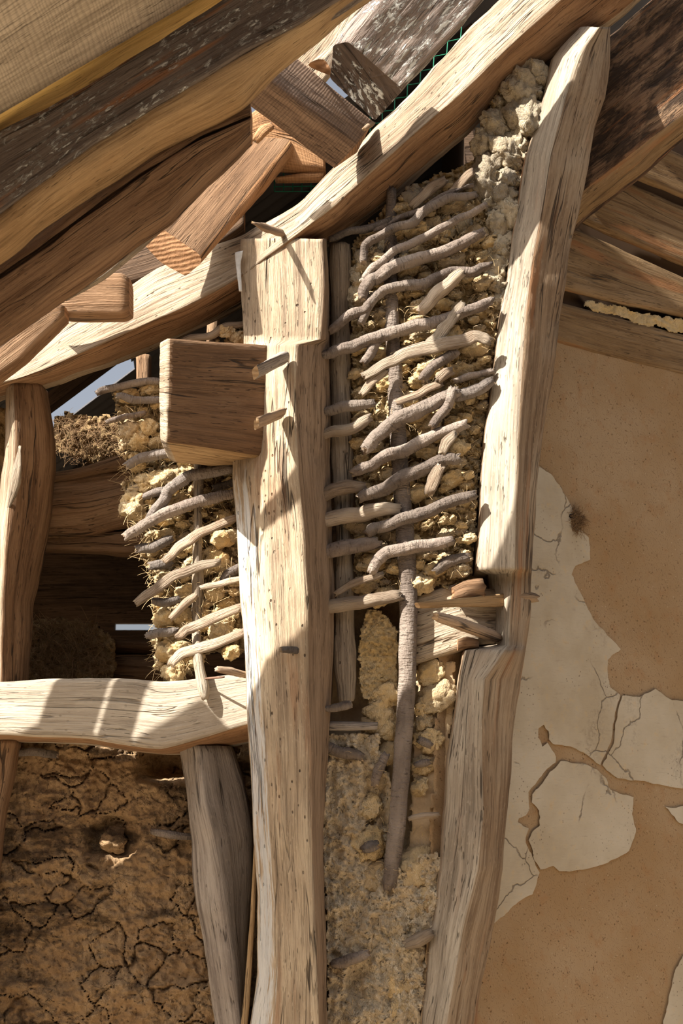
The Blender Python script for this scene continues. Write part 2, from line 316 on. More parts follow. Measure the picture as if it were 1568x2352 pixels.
def lime_mat():
    t = NT('old_lime_plaster'); geo = t.n('ShaderNodeNewGeometry').outputs['Position']
    n0 = t.noise(geo, 5, 5, 0.62); n1 = t.noise(geo, 40, 5, 0.65); n2 = t.noise(t.scl(geo, 30, 30, 160), 1, 4, 0.6)
    col = t.mix(t.ramp(n0, 0.35, 0.65), (0.40, 0.335, 0.24), (0.49, 0.435, 0.345))
    col = t.mix(t.math('MULTIPLY', t.ramp(n1, 0.56, 0.72), 0.45), col, (0.50, 0.35, 0.17))
    col = t.mix(t.math('MULTIPLY', t.ramp(n2, 0.60, 0.75), 0.35), col, (0.25, 0.205, 0.15))
    v = t.voro(geo, 90); sp = t.math('MULTIPLY', t.ramp(v.outputs['Distance'], 0.10, 0.22, 1, 0), t.ramp(t.noise(geo, 9, 3), 0.52, 0.62))
    col = t.mix(t.math('MULTIPLY', sp, 0.75), col, (0.10, 0.075, 0.055))
    wp_ = t.n('ShaderNodeVectorMath', operation='ADD'); t.l(geo, wp_.inputs[0]); nz = t.n('ShaderNodeTexNoise'); t.l(geo, nz.inputs['Vector']); nz.inputs['Scale'].default_value = 9; nz.inputs['Detail'].default_value = 5
    sc_ = t.n('ShaderNodeVectorMath', operation='SCALE'); t.l(nz.outputs['Color'], sc_.inputs[0]); sc_.inputs['Scale'].default_value = 0.12; t.l(sc_.outputs[0], wp_.inputs[1])
    ve = t.voro(wp_.outputs[0], 4.5, 'DISTANCE_TO_EDGE'); hc = t.math('MULTIPLY', t.ramp(ve.outputs['Distance'], 0.003, 0.012, 1, 0), t.ramp(t.noise(geo, 6, 3), 0.48, 0.56))
    col = t.mix(t.math('MULTIPLY', hc, 0.7), col, (0.11, 0.08, 0.055))
    sm = t.ramp(t.noise(geo, 3.1, 6, 0.7), 0.58, 0.72); sg = t.ramp(t.noise(geo, 120, 4, 0.7), 0.46, 0.56)
    col = t.mix(t.math('MULTIPLY', t.math('MULTIPLY', sm, sg), 0.6), col, (0.13, 0.10, 0.075))
    h = t.math('ADD', t.math('MULTIPLY', n1, 0.6), t.math('MULTIPLY', n2, 0.5)); h = t.math('SUBTRACT', h, hc)
    return t.finish(col, 0.9, h, 0.002)
M['lime_skin'] = lime_mat()

# ------------------------------------------------------------------ mesh helpers
def mesh_obj(name, V, faces, mat, parent=None, uvs=None, matidx=None, smooth=True, mats=None):
    me = bpy.data.meshes.new(name)
    V = np.asarray(V, float)
    me.from_pydata(V.tolist(), [], faces)
    if uvs is not None:
        lay = me.uv_layers.new(name='UVMap'); lay.data.foreach_set('uv', np.asarray(uvs, np.float32).ravel())
    for m in (mats or [mat]): me.materials.append(m)
    if matidx is not None: me.polygons.foreach_set('material_index', np.asarray(matidx, np.int32))
    if smooth: me.polygons.foreach_set('use_smooth', np.ones(len(me.polygons), bool))
    me.update()
    o = bpy.data.objects.new(name, me); COL.objects.link(o)
    if parent is not None: o.parent = parent
    return o
def tag(o, label=None, cat=None, group=None, kind=None):
    if label: o['label'] = label
    if cat: o['category'] = cat
    if group: o['group'] = group
    if kind: o['kind'] = kind
    return o
def empty(name, loc=(0, 0, 0)):
    o = bpy.data.objects.new(name, None); COL.objects.link(o); o.location = loc; o.empty_display_size = 0.05
    return o

SEED = [0]
def resample(a, n):
    """a (S,k,3) -> (n,k,3) linear along mean arclength"""
    c = a.mean(1); d = np.r_[0, np.cumsum(np.linalg.norm(np.diff(c, axis=0), axis=1))]
    t = np.linspace(0, d[-1], n)
    # keep the given stations: snap nearest samples on them
    for x in d[1:-1]: t[np.argmin(abs(t - x))] = x
    out = np.empty((n,) + a.shape[1:])
    for k in range(a.shape[1]):
        for j in range(3): out[:, k, j] = np.interp(t, d, a[:, k, j])
    return out, t

def ring_tube(R, T, name, mat, capmat, parent=None, step=0.011, amp=0.004, grain=0.0016, smooth=2, zfloor=False, lensm=2, seed=None, rag=0.0, facets=None, start=None):
    """loft the rings R (S,k,3) (closed polygons) into a worn timber"""
    SEED[0] += 1; sd = SEED[0] * 7.77 if seed is None else seed
    S = R.shape[0]
    c = R.mean(1); L = np.linalg.norm(np.diff(c, axis=0), axis=1).sum()
    n = max(4, min(420, int(L / step)))
    R, t = resample(R, n)
    for _ in range(lensm):
        R[1:-1] = 0.25 * R[:-2] + 0.5 * R[1:-1] + 0.25 * R[2:]
    # subdivide the ring
    k = R.shape[1]; segs = []; vpos = [0.0]
    el = [np.linalg.norm(R[:, (i + 1) % k] - R[:, i], axis=1).mean() for i in range(k)]
    cols = []; vv = []; acc = 0; fid = []
    for i in range(k):
        m = max(2, min(40, int(round(el[i] / step))))
        for q in range(m):
            f = q / m; cols.append(R[:, i] * (1 - f) + R[:, (i + 1) % k] * f); vv.append(acc + el[i] * f); fid.append(i)
        acc += el[i]
    A = np.stack(cols, 1); m = A.shape[1]; vv = np.array(vv)
    for _ in range(smooth):
        A = 0.25 * np.roll(A, 1, 1) + 0.5 * A + 0.25 * np.roll(A, -1, 1)
    # outward normals in the ring
    tx = np.roll(A, -1, 1) - np.roll(A, 1, 1); ax = np.gradient(A, axis=0)
    N = np.cross(tx, ax); N /= np.linalg.norm(N, axis=2)[..., None] + 1e-9
    cen = A.mean(1, keepdims=True)
    if ((A - cen) * N).sum() < 0: N = -N
    U, Vv = np.meshgrid(t, vv, indexing='ij')
    d = amp * fbm(np.stack([A[..., 0] * 5 + sd, A[..., 1] * 5, A[..., 2] * 5], -1), 3) * 1.6
    d += grain * fbm(np.stack([U * 9 + sd, Vv * 85, 0 * U + sd], -1), 3)
    A = A + N * d[..., None]
    if rag:
        e = rag * fbm(np.stack([vv * 60 + sd, vv * 0, vv * 0 + 3.3], -1), 3)
        dirn = (A[1] - A[0]); dirn /= np.linalg.norm(dirn, axis=1)[:, None] + 1e-9; A[0] += dirn * e[:, None]
        dirn = (A[-1] - A[-2]); dirn /= np.linalg.norm(dirn, axis=1)[:, None] + 1e-9; A[-1] += dirn * e[:, None]
    V = A.reshape(-1, 3)
    idx = np.arange(n * m).reshape(n, m)
    a = idx[:-1]; b = np.roll(idx, -1, 1)[:-1]; c2 = np.roll(idx, -1, 1)[1:]; dd = idx[1:]
    Q = np.stack([a, b, c2, dd], -1).reshape(-1, 4)
    vn = np.r_[vv, acc]
    ua = np.repeat(t[:-1], m); ub = np.repeat(t[1:], m); va = np.tile(vn[:-1], n - 1); vb = np.tile(vn[1:], n - 1)
    UVq = np.stack([np.stack([ua, va], -1), np.stack([ua, vb], -1), np.stack([ub, vb], -1), np.stack([ub, va], -1)], 1)
    faces = Q.tolist(); uv = [UVq.reshape(-1, 2)]; mi = [0] * len(faces); mlist = [mat, capmat]
    if facets:
        slot = {}
        for fk, fm in facets.items(): slot[fk] = len(mlist); mlist.append(fm)
        mi = [slot.get(fid[q], 0) for _ in range(n - 1) for q in range(m)]
    if start:
        sl = len(mlist); mlist.append(start[1])
        mi = [sl if (t[q // m + 1] <= start[0]) else v_ for q, v_ in enumerate(mi)]
    # caps
    V = list(map(list, V))
    flip = ((A - A.mean(1, keepdims=True)) * np.cross(np.roll(A, -1, 1) - A, ax)).sum() < 0
    for r, rev in ((0, False), (n - 1, True)):
        ring = idx[r].tolist(); ce = A[r].mean(0)
        e1 = A[r][np.argmax(np.linalg.norm(A[r] - ce, axis=1))] - ce; e1 = e1 / np.linalg.norm(e1)
        nrm = np.cross(A[r][0] - ce, A[r][m // 4] - ce); e2 = np.cross(nrm, e1); e2 = e2 / (np.linalg.norm(e2) + 1e-9)
        cuv = lambda p, e1=e1, e2=e2, ce=ce: (float(np.dot(np.array(p) - ce, e1)), float(np.dot(np.array(p) - ce, e2)))
        inner = []
        for q in ring:
            p = np.array(V[q]); inner.append(len(V)); V.append((p * 0.93 + ce * 0.07).tolist())
        ci = len(V); V.append(ce.tolist())
        for q in range(m):
            q2 = (q + 1) % m
            f1 = [ring[q], inner[q], inner[q2], ring[q2]]; f2 = [inner[q], ci, inner[q2]]
            if rev: f1.reverse(); f2.reverse()
            faces.append(f1); faces.append(f2); mi += [1, 1]
            uv.append(np.array([cuv(V[z]) for z in f1 + f2]))
    o = mesh_obj(name, V, faces, mat, parent, np.concatenate(uv), mi, mats=mlist)
    bm = bmesh.new(); bm.from_mesh(o.data); bmesh.ops.recalc_face_normals(bm, faces=bm.faces); bm.to_mesh(o.data); bm.free()
    o.data.polygons.foreach_set('use_smooth', np.array(mi) != 1)
    return o

def timber(name, stations, mat, back=0.15, cap=None, parent=None, floor=False, backdir=(0, 1, 0), **kw):
    """stations: per station the visible profile [(px,py,y)...]; the hidden back is pushed in by `back` metres"""
    bd = np.array(backdir, float)
    R = []
    for st in stations:
        f = [P(*q) for q in st]
        if back: f = f + [f[-1] + bd * back, f[0] + bd * back]
        R.append(f)
    R = np.array(R)
    if floor:
        last = R[-1].copy(); last[:, 2] = 0.0; R = np.concatenate([R, last[None]])
    return ring_tube(R, None, name, mat, cap or M['end'], parent, **kw)

def catmull(p, n):
    p = np.asarray(p, float)
    if len(p) == 2: return p[0] + (p[1] - p[0]) * np.linspace(0, 1, n)[:, None]
    q = np.vstack([2 * p[0] - p[1], p, 2 * p[-1] - p[-2]]); S = len(p) - 1
    t = np.linspace(0, S, n); i = np.minimum(t.astype(int), S - 1); f = (t - i)[:, None]
    a, b, c, d = q[i], q[i + 1], q[i + 2], q[i + 3]
    return 0.5 * (2 * b + (c - a) * f + (2 * a - 5 * b + 4 * c - d) * f ** 2 + (3 * b - a - 3 * c + d) * f ** 3)

def stick(name, pts, r, mat, parent=None, y=0.0, flat=1.0, taper=(0.85, 0.85), ns=14, lump=0.16, cap=None, wob=0.0, seed=None, step=0.008):
    """pts (px,py[,y]); r in photo pixels"""
    SEED[0] += 1; sd = SEED[0] * 3.31 if seed is None else seed
    W = np.array([P(p[0], p[1], (p[2] if len(p) > 2 else y)) for p in pts])
    L = np.linalg.norm(np.diff(W, axis=0), axis=1).sum(); n = max(6, min(110, int(L / step)))
    C = catmull(W, n); t = np.linspace(0, 1, n)
    C = C + wob * np.stack([fbm(np.stack([t * L * 14 + sd, 0 * t + k, 0 * t], -1), 2) for k in (0, 5, 9)], -1)
    T = np.gradient(C, axis=0); T /= np.linalg.norm(T, axis=1)[:, None]
    side = np.cross(T, [0, 1, 0]); side /= np.linalg.norm(side, axis=1)[:, None] + 1e-9
    nn = np.cross(side, T)
    rm = r * mpp(y)
    prof = np.interp(t, [0, 0.06, 0.5, 0.94, 1], [taper[0] * 0.8, taper[0], 1, taper[1], taper[1] * 0.8])
    ang = np.linspace(0, 2 * math.pi, ns, endpoint=False)
    TT, AA = np.meshgrid(t * L, ang, indexing='ij')
    lumps = 1 + lump * fbm(np.stack([TT * 26 + sd, np.cos(AA) * 1.3, np.sin(AA) * 1.3], -1), 4) * 1.5 + 0.6 * lump * fbm(np.stack([TT * 90 + sd, np.cos(AA) * 2.6, np.sin(AA) * 2.6], -1), 3)
    sq = 1.0
    if flat < 0.7:   # split withy: squarer section
        sq = 1 / np.maximum(abs(np.cos(AA)), abs(np.sin(AA))) ** 0.6
    rad = rm * prof[:, None] * lumps
    A = C[:, None] + side[:, None] * (np.cos(AA) * rad * sq)[..., None] + nn[:, None] * (np.sin(AA) * rad * sq * flat)[..., None]
    V = A.reshape(-1, 3).tolist(); idx = np.arange(n * ns).reshape(n, ns)
    Q = np.stack([idx[:-1], np.roll(idx, -1, 1)[:-1], np.roll(idx, -1, 1)[1:], idx[1:]], -1).reshape(-1, 4).tolist()
    va = ang * rm; vn = np.r_[va, 2 * math.pi * rm]; tl = t * L
    ua = np.repeat(tl[:-1], ns); ub = np.repeat(tl[1:], ns); v0 = np.tile(vn[:-1], n - 1); v1 = np.tile(vn[1:], n - 1)
    uv = [np.stack([np.stack([ua, v0], -1), np.stack([ua, v1], -1), np.stack([ub, v1], -1), np.stack([ub, v0], -1)], 1).reshape(-1, 2)]
    mi = [0] * len(Q); rr = random.Random(sd)
    for e, s in ((0, -1), (n - 1, 1)):
        ring = idx[e].tolist(); ci = len(V); V.append((A[e].mean(0) + T[e] * s * rm * 0.15).tolist())
        for q in range(ns):
            V[ring[q]] = (np.array(V[ring[q]]) + T[e] * s * rm * rr.uniform(-0.1, 0.7)).tolist()
        for q in range(ns):
            fc = [ring[q], ring[(q + 1) % ns], ci]
            if s < 0: fc.reverse()
            Q.append(fc); mi.append(1); uv.append(np.zeros((3, 2)))
    return mesh_obj(name, V, Q, mat, parent, np.concatenate(uv), mi, mats=[mat, cap or M['split']])

def field(name, poly, step, yfun, mat, parent=None, thick=0.06, jag=0.0, kind=None):
    """lumpy slab: a height field over a photo-plane polygon, with a back and rim"""
    pa = np.array(poly, float); x0, y0 = pa.min(0) - step; x1, y1 = pa.max(0) + step
    gx = np.arange(x0, x1, step); gy = np.arange(y0, y1, step)
    X, Y = np.meshgrid(gx, gy, indexing='ij')
    jx = jag * fbm(np.stack([X / 28, Y / 28, 0 * X + 2.2], -1), 3); jy = jag * fbm(np.stack([X / 28, Y / 28, 0 * X + 8.8], -1), 3)
    rj_ = np.random.RandomState(len(gx)); X = X + rj_.uniform(-0.36, 0.36, X.shape) * step; Y = Y + rj_.uniform(-0.36, 0.36, Y.shape) * step
    inside = in_poly(X + jx, Y + jy, poly)
    cell = inside[:-1, :-1] & inside[1:, :-1] & inside[1:, 1:] & inside[:-1, 1:]
    yv = yfun(X.ravel(), Y.ravel()).reshape(X.shape)
    Wf = P(X, Y, yv); Wb = P(X, Y, yv + thick)
    i, j = np.nonzero(cell); nY = len(gy)
    q = np.stack([i * nY + j, i * nY + j + 1, (i + 1) * nY + j + 1, (i + 1) * nY + j], 1)
    off = X.size
    edges = np.concatenate([q[:, [0, 1]], q[:, [1, 2]], q[:, [2, 3]], q[:, [3, 0]]])
    key = np.sort(edges, 1); _, inv, cnt = np.unique(key[:, 0] * (off + 1) + key[:, 1], return_inverse=True, return_counts=True)
    be = edges[cnt[inv] == 1]
    rim = np.stack([be[:, 1], be[:, 0], be[:, 0] + off, be[:, 1] + off], 1)
    allq = np.concatenate([q, q[:, ::-1] + off, rim])
    used, inv2 = np.unique(allq.ravel(), return_inverse=True)
    V = np.concatenate([Wf.reshape(-1, 3), Wb.reshape(-1, 3)])[used]
    o = mesh_obj(name, V, inv2.reshape(-1, 4).tolist(), mat, parent)
    if kind: o['kind'] = kind
    return o

def slab(name, outline, yfun, mat, parent=None, proud=0.004, thick=0.004, jit=2.5, seg=7.0):
    """thin plaster skin with a ragged outline, standing proud of the wall"""
    SEED[0] += 1; sd = SEED[0] * 1.7
    pts = []
    n = len(outline)
    for i in range(n):
        a = np.array(outline[i], float); b = np.array(outline[(i + 1) % n], float); k = max(1, int(np.linalg.norm(b - a) / seg))
        for q in range(k): pts.append(a + (b - a) * q / k)
    pts = np.array(pts)
    pts += jit * np.stack([fbm(np.stack([pts[:, 0] / 16 + sd, pts[:, 1] / 16, 0 * pts[:, 0] + c], -1), 3) for c in (1.1, 6.6)], -1) * 1.6
    yw = yfun(pts[:, 0], pts[:, 1])
    fr = P(pts[:, 0], pts[:, 1], yw - proud - thick); bk = P(pts[:, 0], pts[:, 1], yw - 0.0005 + 0.004)
    V = np.concatenate([fr, bk]); m = len(pts)
    faces = [list(range(m))] + [[i, (i + 1) % m, (i + 1) % m + m, i + m] for i in range(m)]
    o = mesh_obj(name, V, faces, mat, parent, smooth=False)
    bm = bmesh.new(); bm.from_mesh(o.data)
    bmesh.ops.triangulate(bm, faces=[f for f in bm.faces if len(f.verts) > 4])
    bmesh.ops.recalc_face_normals(bm, faces=bm.faces); bm.to_mesh(o.data); bm.free()
    return o

def straws(name, pts, mat, parent=None, length=(0.02, 0.06), w=0.0009, seed=1, droop=0.4, out=0.6):
    """many thin curved straws rooted at the world points"""
    r = np.random.RandomState(seed); n = len(pts); pts = np.asarray(pts)
    d = r.normal(size=(n, 3)); d[:, 1] = -abs(d[:, 1]) * out; d /= np.linalg.norm(d, axis=1)[:, None]
    L = r.uniform(*length, n)[:, None]; side = np.cross(d, r.normal(size=(n, 3))); side /= np.linalg.norm(side, axis=1)[:, None]
    bend = r.normal(size=(n, 3)) * 0.22; bend[:, 2] -= droop
    V = []; k = 4
    for q in range(k + 1):
        f = q / k - 0.25
        c = pts + d * L * f + bend * L * f * f
        ww = w * (1 - 0.5 * q / k)
        V += [c + side * ww, c - side * ww, c + np.cross(side, d) * ww * 1.2]
    V = np.stack(V, 1).reshape(-1, 3)
    F_ = []
    base = np.arange(n) * (3 * (k + 1))
    for q in range(k):
        a = base + 3 * q
        for s0, s1 in ((0, 1), (1, 2), (2, 0)):
            F_.append(np.stack([a + s0, a + s1, a + 3 + s1, a + 3 + s0], 1))
    o = mesh_obj(name, V, np.concatenate(F_).tolist(), mat, parent)
    o['kind'] = 'stuff'
    return o

def box_world(name, corners8, mat, parent=None, bevel=0.0, uvlen=None):
    me = bpy.data.meshes.new(name); bm = bmesh.new()
    vs_ = [bm.verts.new(c) for c in corners8]
    for f in ((0,1,2,3),(7,6,5,4),(0,4,5,1),(1,5,6,2),(2,6,7,3),(3,7,4,0)): bm.faces.new([vs_[i] for i in f])
    bmesh.ops.recalc_face_normals(bm, faces=bm.faces)
    uvl = bm.loops.layers.uv.new('UVMap')
    c = [Vector(q) for q in corners8]
    U = (c[1] - c[0]).normalized()
    for f in bm.faces:
        Vd = f.normal.cross(U)
        for l in f.loops: l[uvl].uv = (l.vert.co.dot(U), l.vert.co.dot(Vd))
    if bevel: bmesh.ops.bevel(bm, geom=list(bm.edges), offset=bevel, segments=2, affect='EDGES')
    bm.to_mesh(me); bm.free(); me.materials.append(mat)
    o = bpy.data.objects.new(name, me); COL.objects.link(o)
    if parent: o.parent = parent
    return o
# ================================================================== SETTING
V = [(-9, -12, 0), (9, -12, 0), (9, 8, 0), (-9, 8, 0)]
g = mesh_obj('ground', V, [[0, 1, 2, 3]], M['ground']); tag(g, 'dry sandy earth in front of the timber wall', kind='structure')

wall_o = empty('wall_sky_block', (0, -7.5, 0)); tag(wall_o, kind='structure')  # unseen boarded wall, added behind the camera to cut skylight
for k in range(12):
    o = box_world('board', [(-9 + 1.5 * k, -7.5, 0), (-7.52 + 1.5 * k, -7.5, 0), (-7.52 + 1.5 * k, -7.5, 4.2), (-9 + 1.5 * k, -7.5, 4.2), (-9 + 1.5 * k, -7.55, 0), (-7.52 + 1.5 * k, -7.55, 0), (-7.52 + 1.5 * k, -7.55, 4.2), (-9 + 1.5 * k, -7.55, 4.2)], M['brown'])
    o.parent = wall_o; o.matrix_parent_inverse.translation = (0, 7.5, 0)
# --- right wall: bare earth render, planks above, skins of lime plaster
def wr_y(px, py): return 0.17 + 0.0009 * (np.asarray(px, float) - 1150)
wall_r = empty('wall_right', P(1400, 2300, 0.4).tolist()); tag(wall_r, kind='structure')
def child_world(o, parent):
    o.parent = parent; o.matrix_parent_inverse = parent.matrix_world.inverted() if parent.matrix_world else None
def par(o, parent):
    o.parent = parent
    from mathutils import Matrix
    o.matrix_parent_inverse = Matrix.Translation(parent.location).inverted()
    return o
def earth_y(px, py):
    y = wr_y(px, py)
    return y + 0.004 * fbm(np.stack([px / 120, py / 120, 0 * px], -1), 4) + 0.0016 * fbm(np.stack([px / 18, py / 18, 0 * px + 4], -1), 3)
par(field('earth_render', [(1040, 740), (1260, 768), (1568, 848), (1700, 885), (1700, 2470), (960, 2470), (1000, 1500)], 9, earth_y, M['earth'], thick=0.05), wall_r)
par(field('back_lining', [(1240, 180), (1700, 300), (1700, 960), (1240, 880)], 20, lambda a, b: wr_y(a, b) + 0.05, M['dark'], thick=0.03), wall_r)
PL = [([(1300, 250), (1450, 300), (1568, 352), (1700, 410)], [(1300, 348), (1450, 401), (1568, 450), (1700, 508)], -0.03),
      ([(1300, 360), (1450, 418), (1568, 470), (1700, 526)], [(1300, 490), (1331, 506), (1450, 556), (1568, 606), (1700, 662)], 0.0),
      ([(1270, 505), (1335, 526), (1440, 575), (1568, 634), (1700, 690)], [(1270, 656), (1294, 664), (1400, 690), (1568, 724), (1700, 752)], 0.0),
      ([(1250, 680), (1294, 694), (1400, 722), (1568, 764), (1700, 795)], [(1250, 776), (1278, 785), (1400, 820), (1568, 860), (1700, 893)], 0.005)]
for top, bot, dy in PL:
    xs = [1270, 1330, 1390, 1450, 1510, 1568, 1640, 1700]
    st = []
    for x in xs:
        ty = np.interp(x, *zip(*top)); by = np.interp(x, *zip(*bot))
        st.append([(x, ty, wr_y(x, 0) + dy - 0.014), (x, by, wr_y(x, 0) + dy - 0.014)])
    par(timber('plank', st, M['plank'], back=0.03, amp=0.003, grain=0.0012), wall_r)
def strip_y(a, b): return wr_y(a, b) + 0.0 - 0.018 * abs(fbm(np.stack([a / 22, b / 22, 0 * a + 5], -1), 4)) - 0.004
par(field('mortar_strip', [(1345, 690), (1568, 733), (1700, 760), (1700, 796), (1568, 768), (1420, 730), (1340, 708)], 2.4, strip_y, M['daub'], thick=0.03, jag=14), wall_r)
P1a = [(1150, 1060), (1225, 1066), (1262, 1085), (1290, 1120), (1312, 1165), (1330, 1215), (1352, 1235), (1355, 1285), (1320, 1300), (1312, 1318), (1335, 1365), (1360, 1420),
       (1400, 1465), (1425, 1490), (1395, 1515), (1393, 1545), (1402, 1580), (1423, 1597), (1414, 1630), (1408, 1665), (1403, 1705), (1385, 1740), (1378, 1757),
       (1362, 1745), (1345, 1733), (1310, 1715), (1268, 1708), (1261, 1698), (1259, 1680), (1248, 1664), (1237, 1672), (1236, 1695), (1246, 1716), (1257, 1707), (1264, 1716),
       (1276, 1738), (1275, 1752), (1256, 1764), (1238, 1789), (1213, 1818), (1214, 1840), (1216, 1858), (1207, 1872), (1192, 1880), (1190, 1888), (1214, 1905), (1208, 1918), (1206, 1935), (1222, 1968),
       (1238, 2004), (1232, 2026), (1222, 2055), (1190, 2072), (1150, 2108), (1128, 2126), (1060, 2130), (1100, 1500)]
P1b = [(1429, 1598), (1470, 1600), (1505, 1583), (1535, 1605), (1568, 1610), (1700, 1618), (1700, 1845), (1568, 1812), (1530, 1805), (1480, 1795), (1420, 1788), (1392, 1770), (1384, 1757),
       (1392, 1742), (1409, 1706), (1413, 1667), (1419, 1632)]
P2 = [(1288, 1748), (1310, 1752), (1345, 1754), (1370, 1768), (1393, 1788), (1400, 1815), (1430, 1825), (1455, 1830), (1452, 1870), (1460, 1910), (1445, 1955), (1410, 1975), (1370, 1990),
      (1330, 1998), (1285, 2002), (1270, 1990), (1255, 1996), (1240, 1998), (1228, 1975), (1224, 1955), (1214, 1930), (1224, 1910), (1238, 1897), (1238, 1862), (1221, 1842), (1222, 1824), (1247, 1797), (1262, 1774), (1280, 1758)]
P3 = [(1528, 1853), (1545, 1856), (1568, 1850), (1700, 1860), (1700, 1920), (1580, 1898), (1558, 1888)]
P4 = [(1700, 2120), (1568, 2196), (1549, 2230), (1537, 2290), (1524, 2345), (1515, 2470), (1700, 2470)]
for q in (P1a, P1b, P2, P3, P4):
    par(slab('plaster_skin', q, wr_y, M['lime_skin'], proud=0.005, thick=0.003), wall_r)
# straw tuft over a dark lump that stands in for a shaded hole
rs = np.random.RandomState(4)
a = rs.uniform(0, 2 * math.pi, 420); rr_ = 24 * np.sqrt(rs.uniform(0.0, 1, 420))
par(straws('straw_tuft', P(1318 + rr_ * np.cos(a), 1196 + rr_ * np.sin(a), wr_y(1318, 0) - 0.006 - 0.008 * rs.rand(420)), M['strawdk'], length=(0.02, 0.05), w=0.0008, seed=9, droop=0.1, out=0.1), wall_r)
par(stick('dark_core', [(1310, 1190, wr_y(1310, 0) - 0.004), (1330, 1204, wr_y(1330, 0) - 0.004)], 15, M['dark'], flat=0.3, y=0.3, cap=M['dark']), wall_r)

# --- left earth wall
wall_l = empty('wall_left', P(200, 2340, 0.12).tolist()); tag(wall_l, kind='structure')
sr = np.random.RandomState(11)
mud_seeds = np.stack([sr.uniform(-150, 650, 150), sr.uniform(1600, 2500, 150)], 1)
mud_seeds2 = np.stack([sr.uniform(-150, 650, 900), sr.uniform(1600, 2500, 900)], 1)
def mud_y(px, py):
    wx = px + 26 * fbm(np.stack([px / 60, py / 60, 0 * px + 1], -1), 3); wy = py + 26 * fbm(np.stack([px / 60, py / 60, 0 * px + 7], -1), 3)
    f1, f2, ix = worley(np.stack([wx, wy * 1.15], -1), mud_seeds * [1, 1.15]); e = f2 - f1
    g1, g2, gx_ = worley(np.stack([wx, wy], -1), mud_seeds2); e2 = g2 - g1
    y = 0.13 + 0.022 * fbm(np.stack([px / 130, py / 130, 0 * px], -1), 3) + 0.016 * fbm(np.stack([px / 52, py / 40, 0 * px + 9], -1), 3) + 0.014 * fbm(np.stack([px / 20, py / 20, 0 * px + 3], -1), 4, 0.6)
    crk = np.random.RandomState(3).rand(150)[ix]
    y = y + 0.022 * np.exp(-(e / 3.6) ** 2) * (crk > 0.6) + 0.006 * np.exp(-(e2 / 2.0) ** 2) * (np.random.RandomState(9).rand(900)[gx_] > 0.5)
    # the vertical seam and the niche
    sx = 212 + 34 * fbm(np.stack([0 * px + 4, py / 50, 0 * px], -1), 4)
    y = y + 0.035 * np.exp(-((px - sx) / 7) ** 2) * np.clip(0.2 + 2.2 * fbm(np.stack([0 * px, py / 30, 0 * px + 2], -1), 3), 0, 1) * (py > 1790) * (py < 2100)
    y = y - 0.02 * (1 / (1 + np.exp((px - sx) / 5))) * (1 / (1 + np.exp((py - 2090) / 8)))
    y = y + 0.07 * np.exp(-(((wx - 252) / 55) ** 4 + ((wy - 1922) / 40) ** 4))
    y = y + 0.12 * np.exp(-(((px - 385) / 62) ** 4 + ((py - 1752) / 40) ** 4))
    # ledges between the lifts of the wall
    for yl, d in ((2085, 0.018), (2262, 0.022)):
        yy = yl + 18 * fbm(np.stack([px / 90, 0 * px + yl, 0 * px], -1), 3) * 2
        y = y - d * (1 / (1 + np.exp(-(py - yy) / 5))) * np.exp(-np.clip(py - yy, 0, 400) / 90)
    return y
par(field('earth_wall', [(-140, 1640), (640, 1640), (640, 2480), (-140, 2480)], 3.0, mud_y, M['mud'], thick=0.10), wall_l)
par(field('earth_wall', [(-140, 930), (30, 930), (30, 1640), (-140, 1640)], 7, lambda a, b: 0.10 + 0.02 * fbm(np.stack([a / 30, b / 30, 0 * a], -1), 4), M['hay'], thick=0.10), wall_l)

# --- the dark room behind: back wall, roof sheets with gaps
room = empty('wall_back', (0, 1.75, 0)); tag(room, kind='structure')
def wbox(name, x0, x1, y0, y1, z0, z1, mat, parent):
    o = box_world(name, [(x0, y0, z0), (x1, y0, z0), (x1, y0, z1), (x0, y0, z1), (x0, y1, z0), (x1, y1, z0), (x1, y1, z1), (x0, y1, z1)], mat)
    return par(o, parent)
za = P(300, 1447, 1.75)[2]; zb = P(300, 1431, 1.75)[2]; xa = P(262, 1440, 1.75)[0]; xb = P(380, 1440, 1.75)[0]
zz = 0.0
while zz < za - 0.3:
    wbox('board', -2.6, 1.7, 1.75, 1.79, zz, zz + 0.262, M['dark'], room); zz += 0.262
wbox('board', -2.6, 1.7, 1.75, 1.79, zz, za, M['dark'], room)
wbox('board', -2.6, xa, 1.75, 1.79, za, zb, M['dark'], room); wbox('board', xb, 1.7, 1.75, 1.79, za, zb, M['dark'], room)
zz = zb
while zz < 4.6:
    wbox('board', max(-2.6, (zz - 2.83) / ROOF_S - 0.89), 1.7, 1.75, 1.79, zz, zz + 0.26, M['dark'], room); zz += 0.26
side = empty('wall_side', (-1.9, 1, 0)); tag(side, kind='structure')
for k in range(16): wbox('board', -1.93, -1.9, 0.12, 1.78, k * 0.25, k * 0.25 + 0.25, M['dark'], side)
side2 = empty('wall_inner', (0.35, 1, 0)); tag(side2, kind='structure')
for k in range(17): wbox('board', 0.36, 0.39, 0.25, 1.78, k * 0.25, k * 0.25 + 0.25, M['dark'], side2)

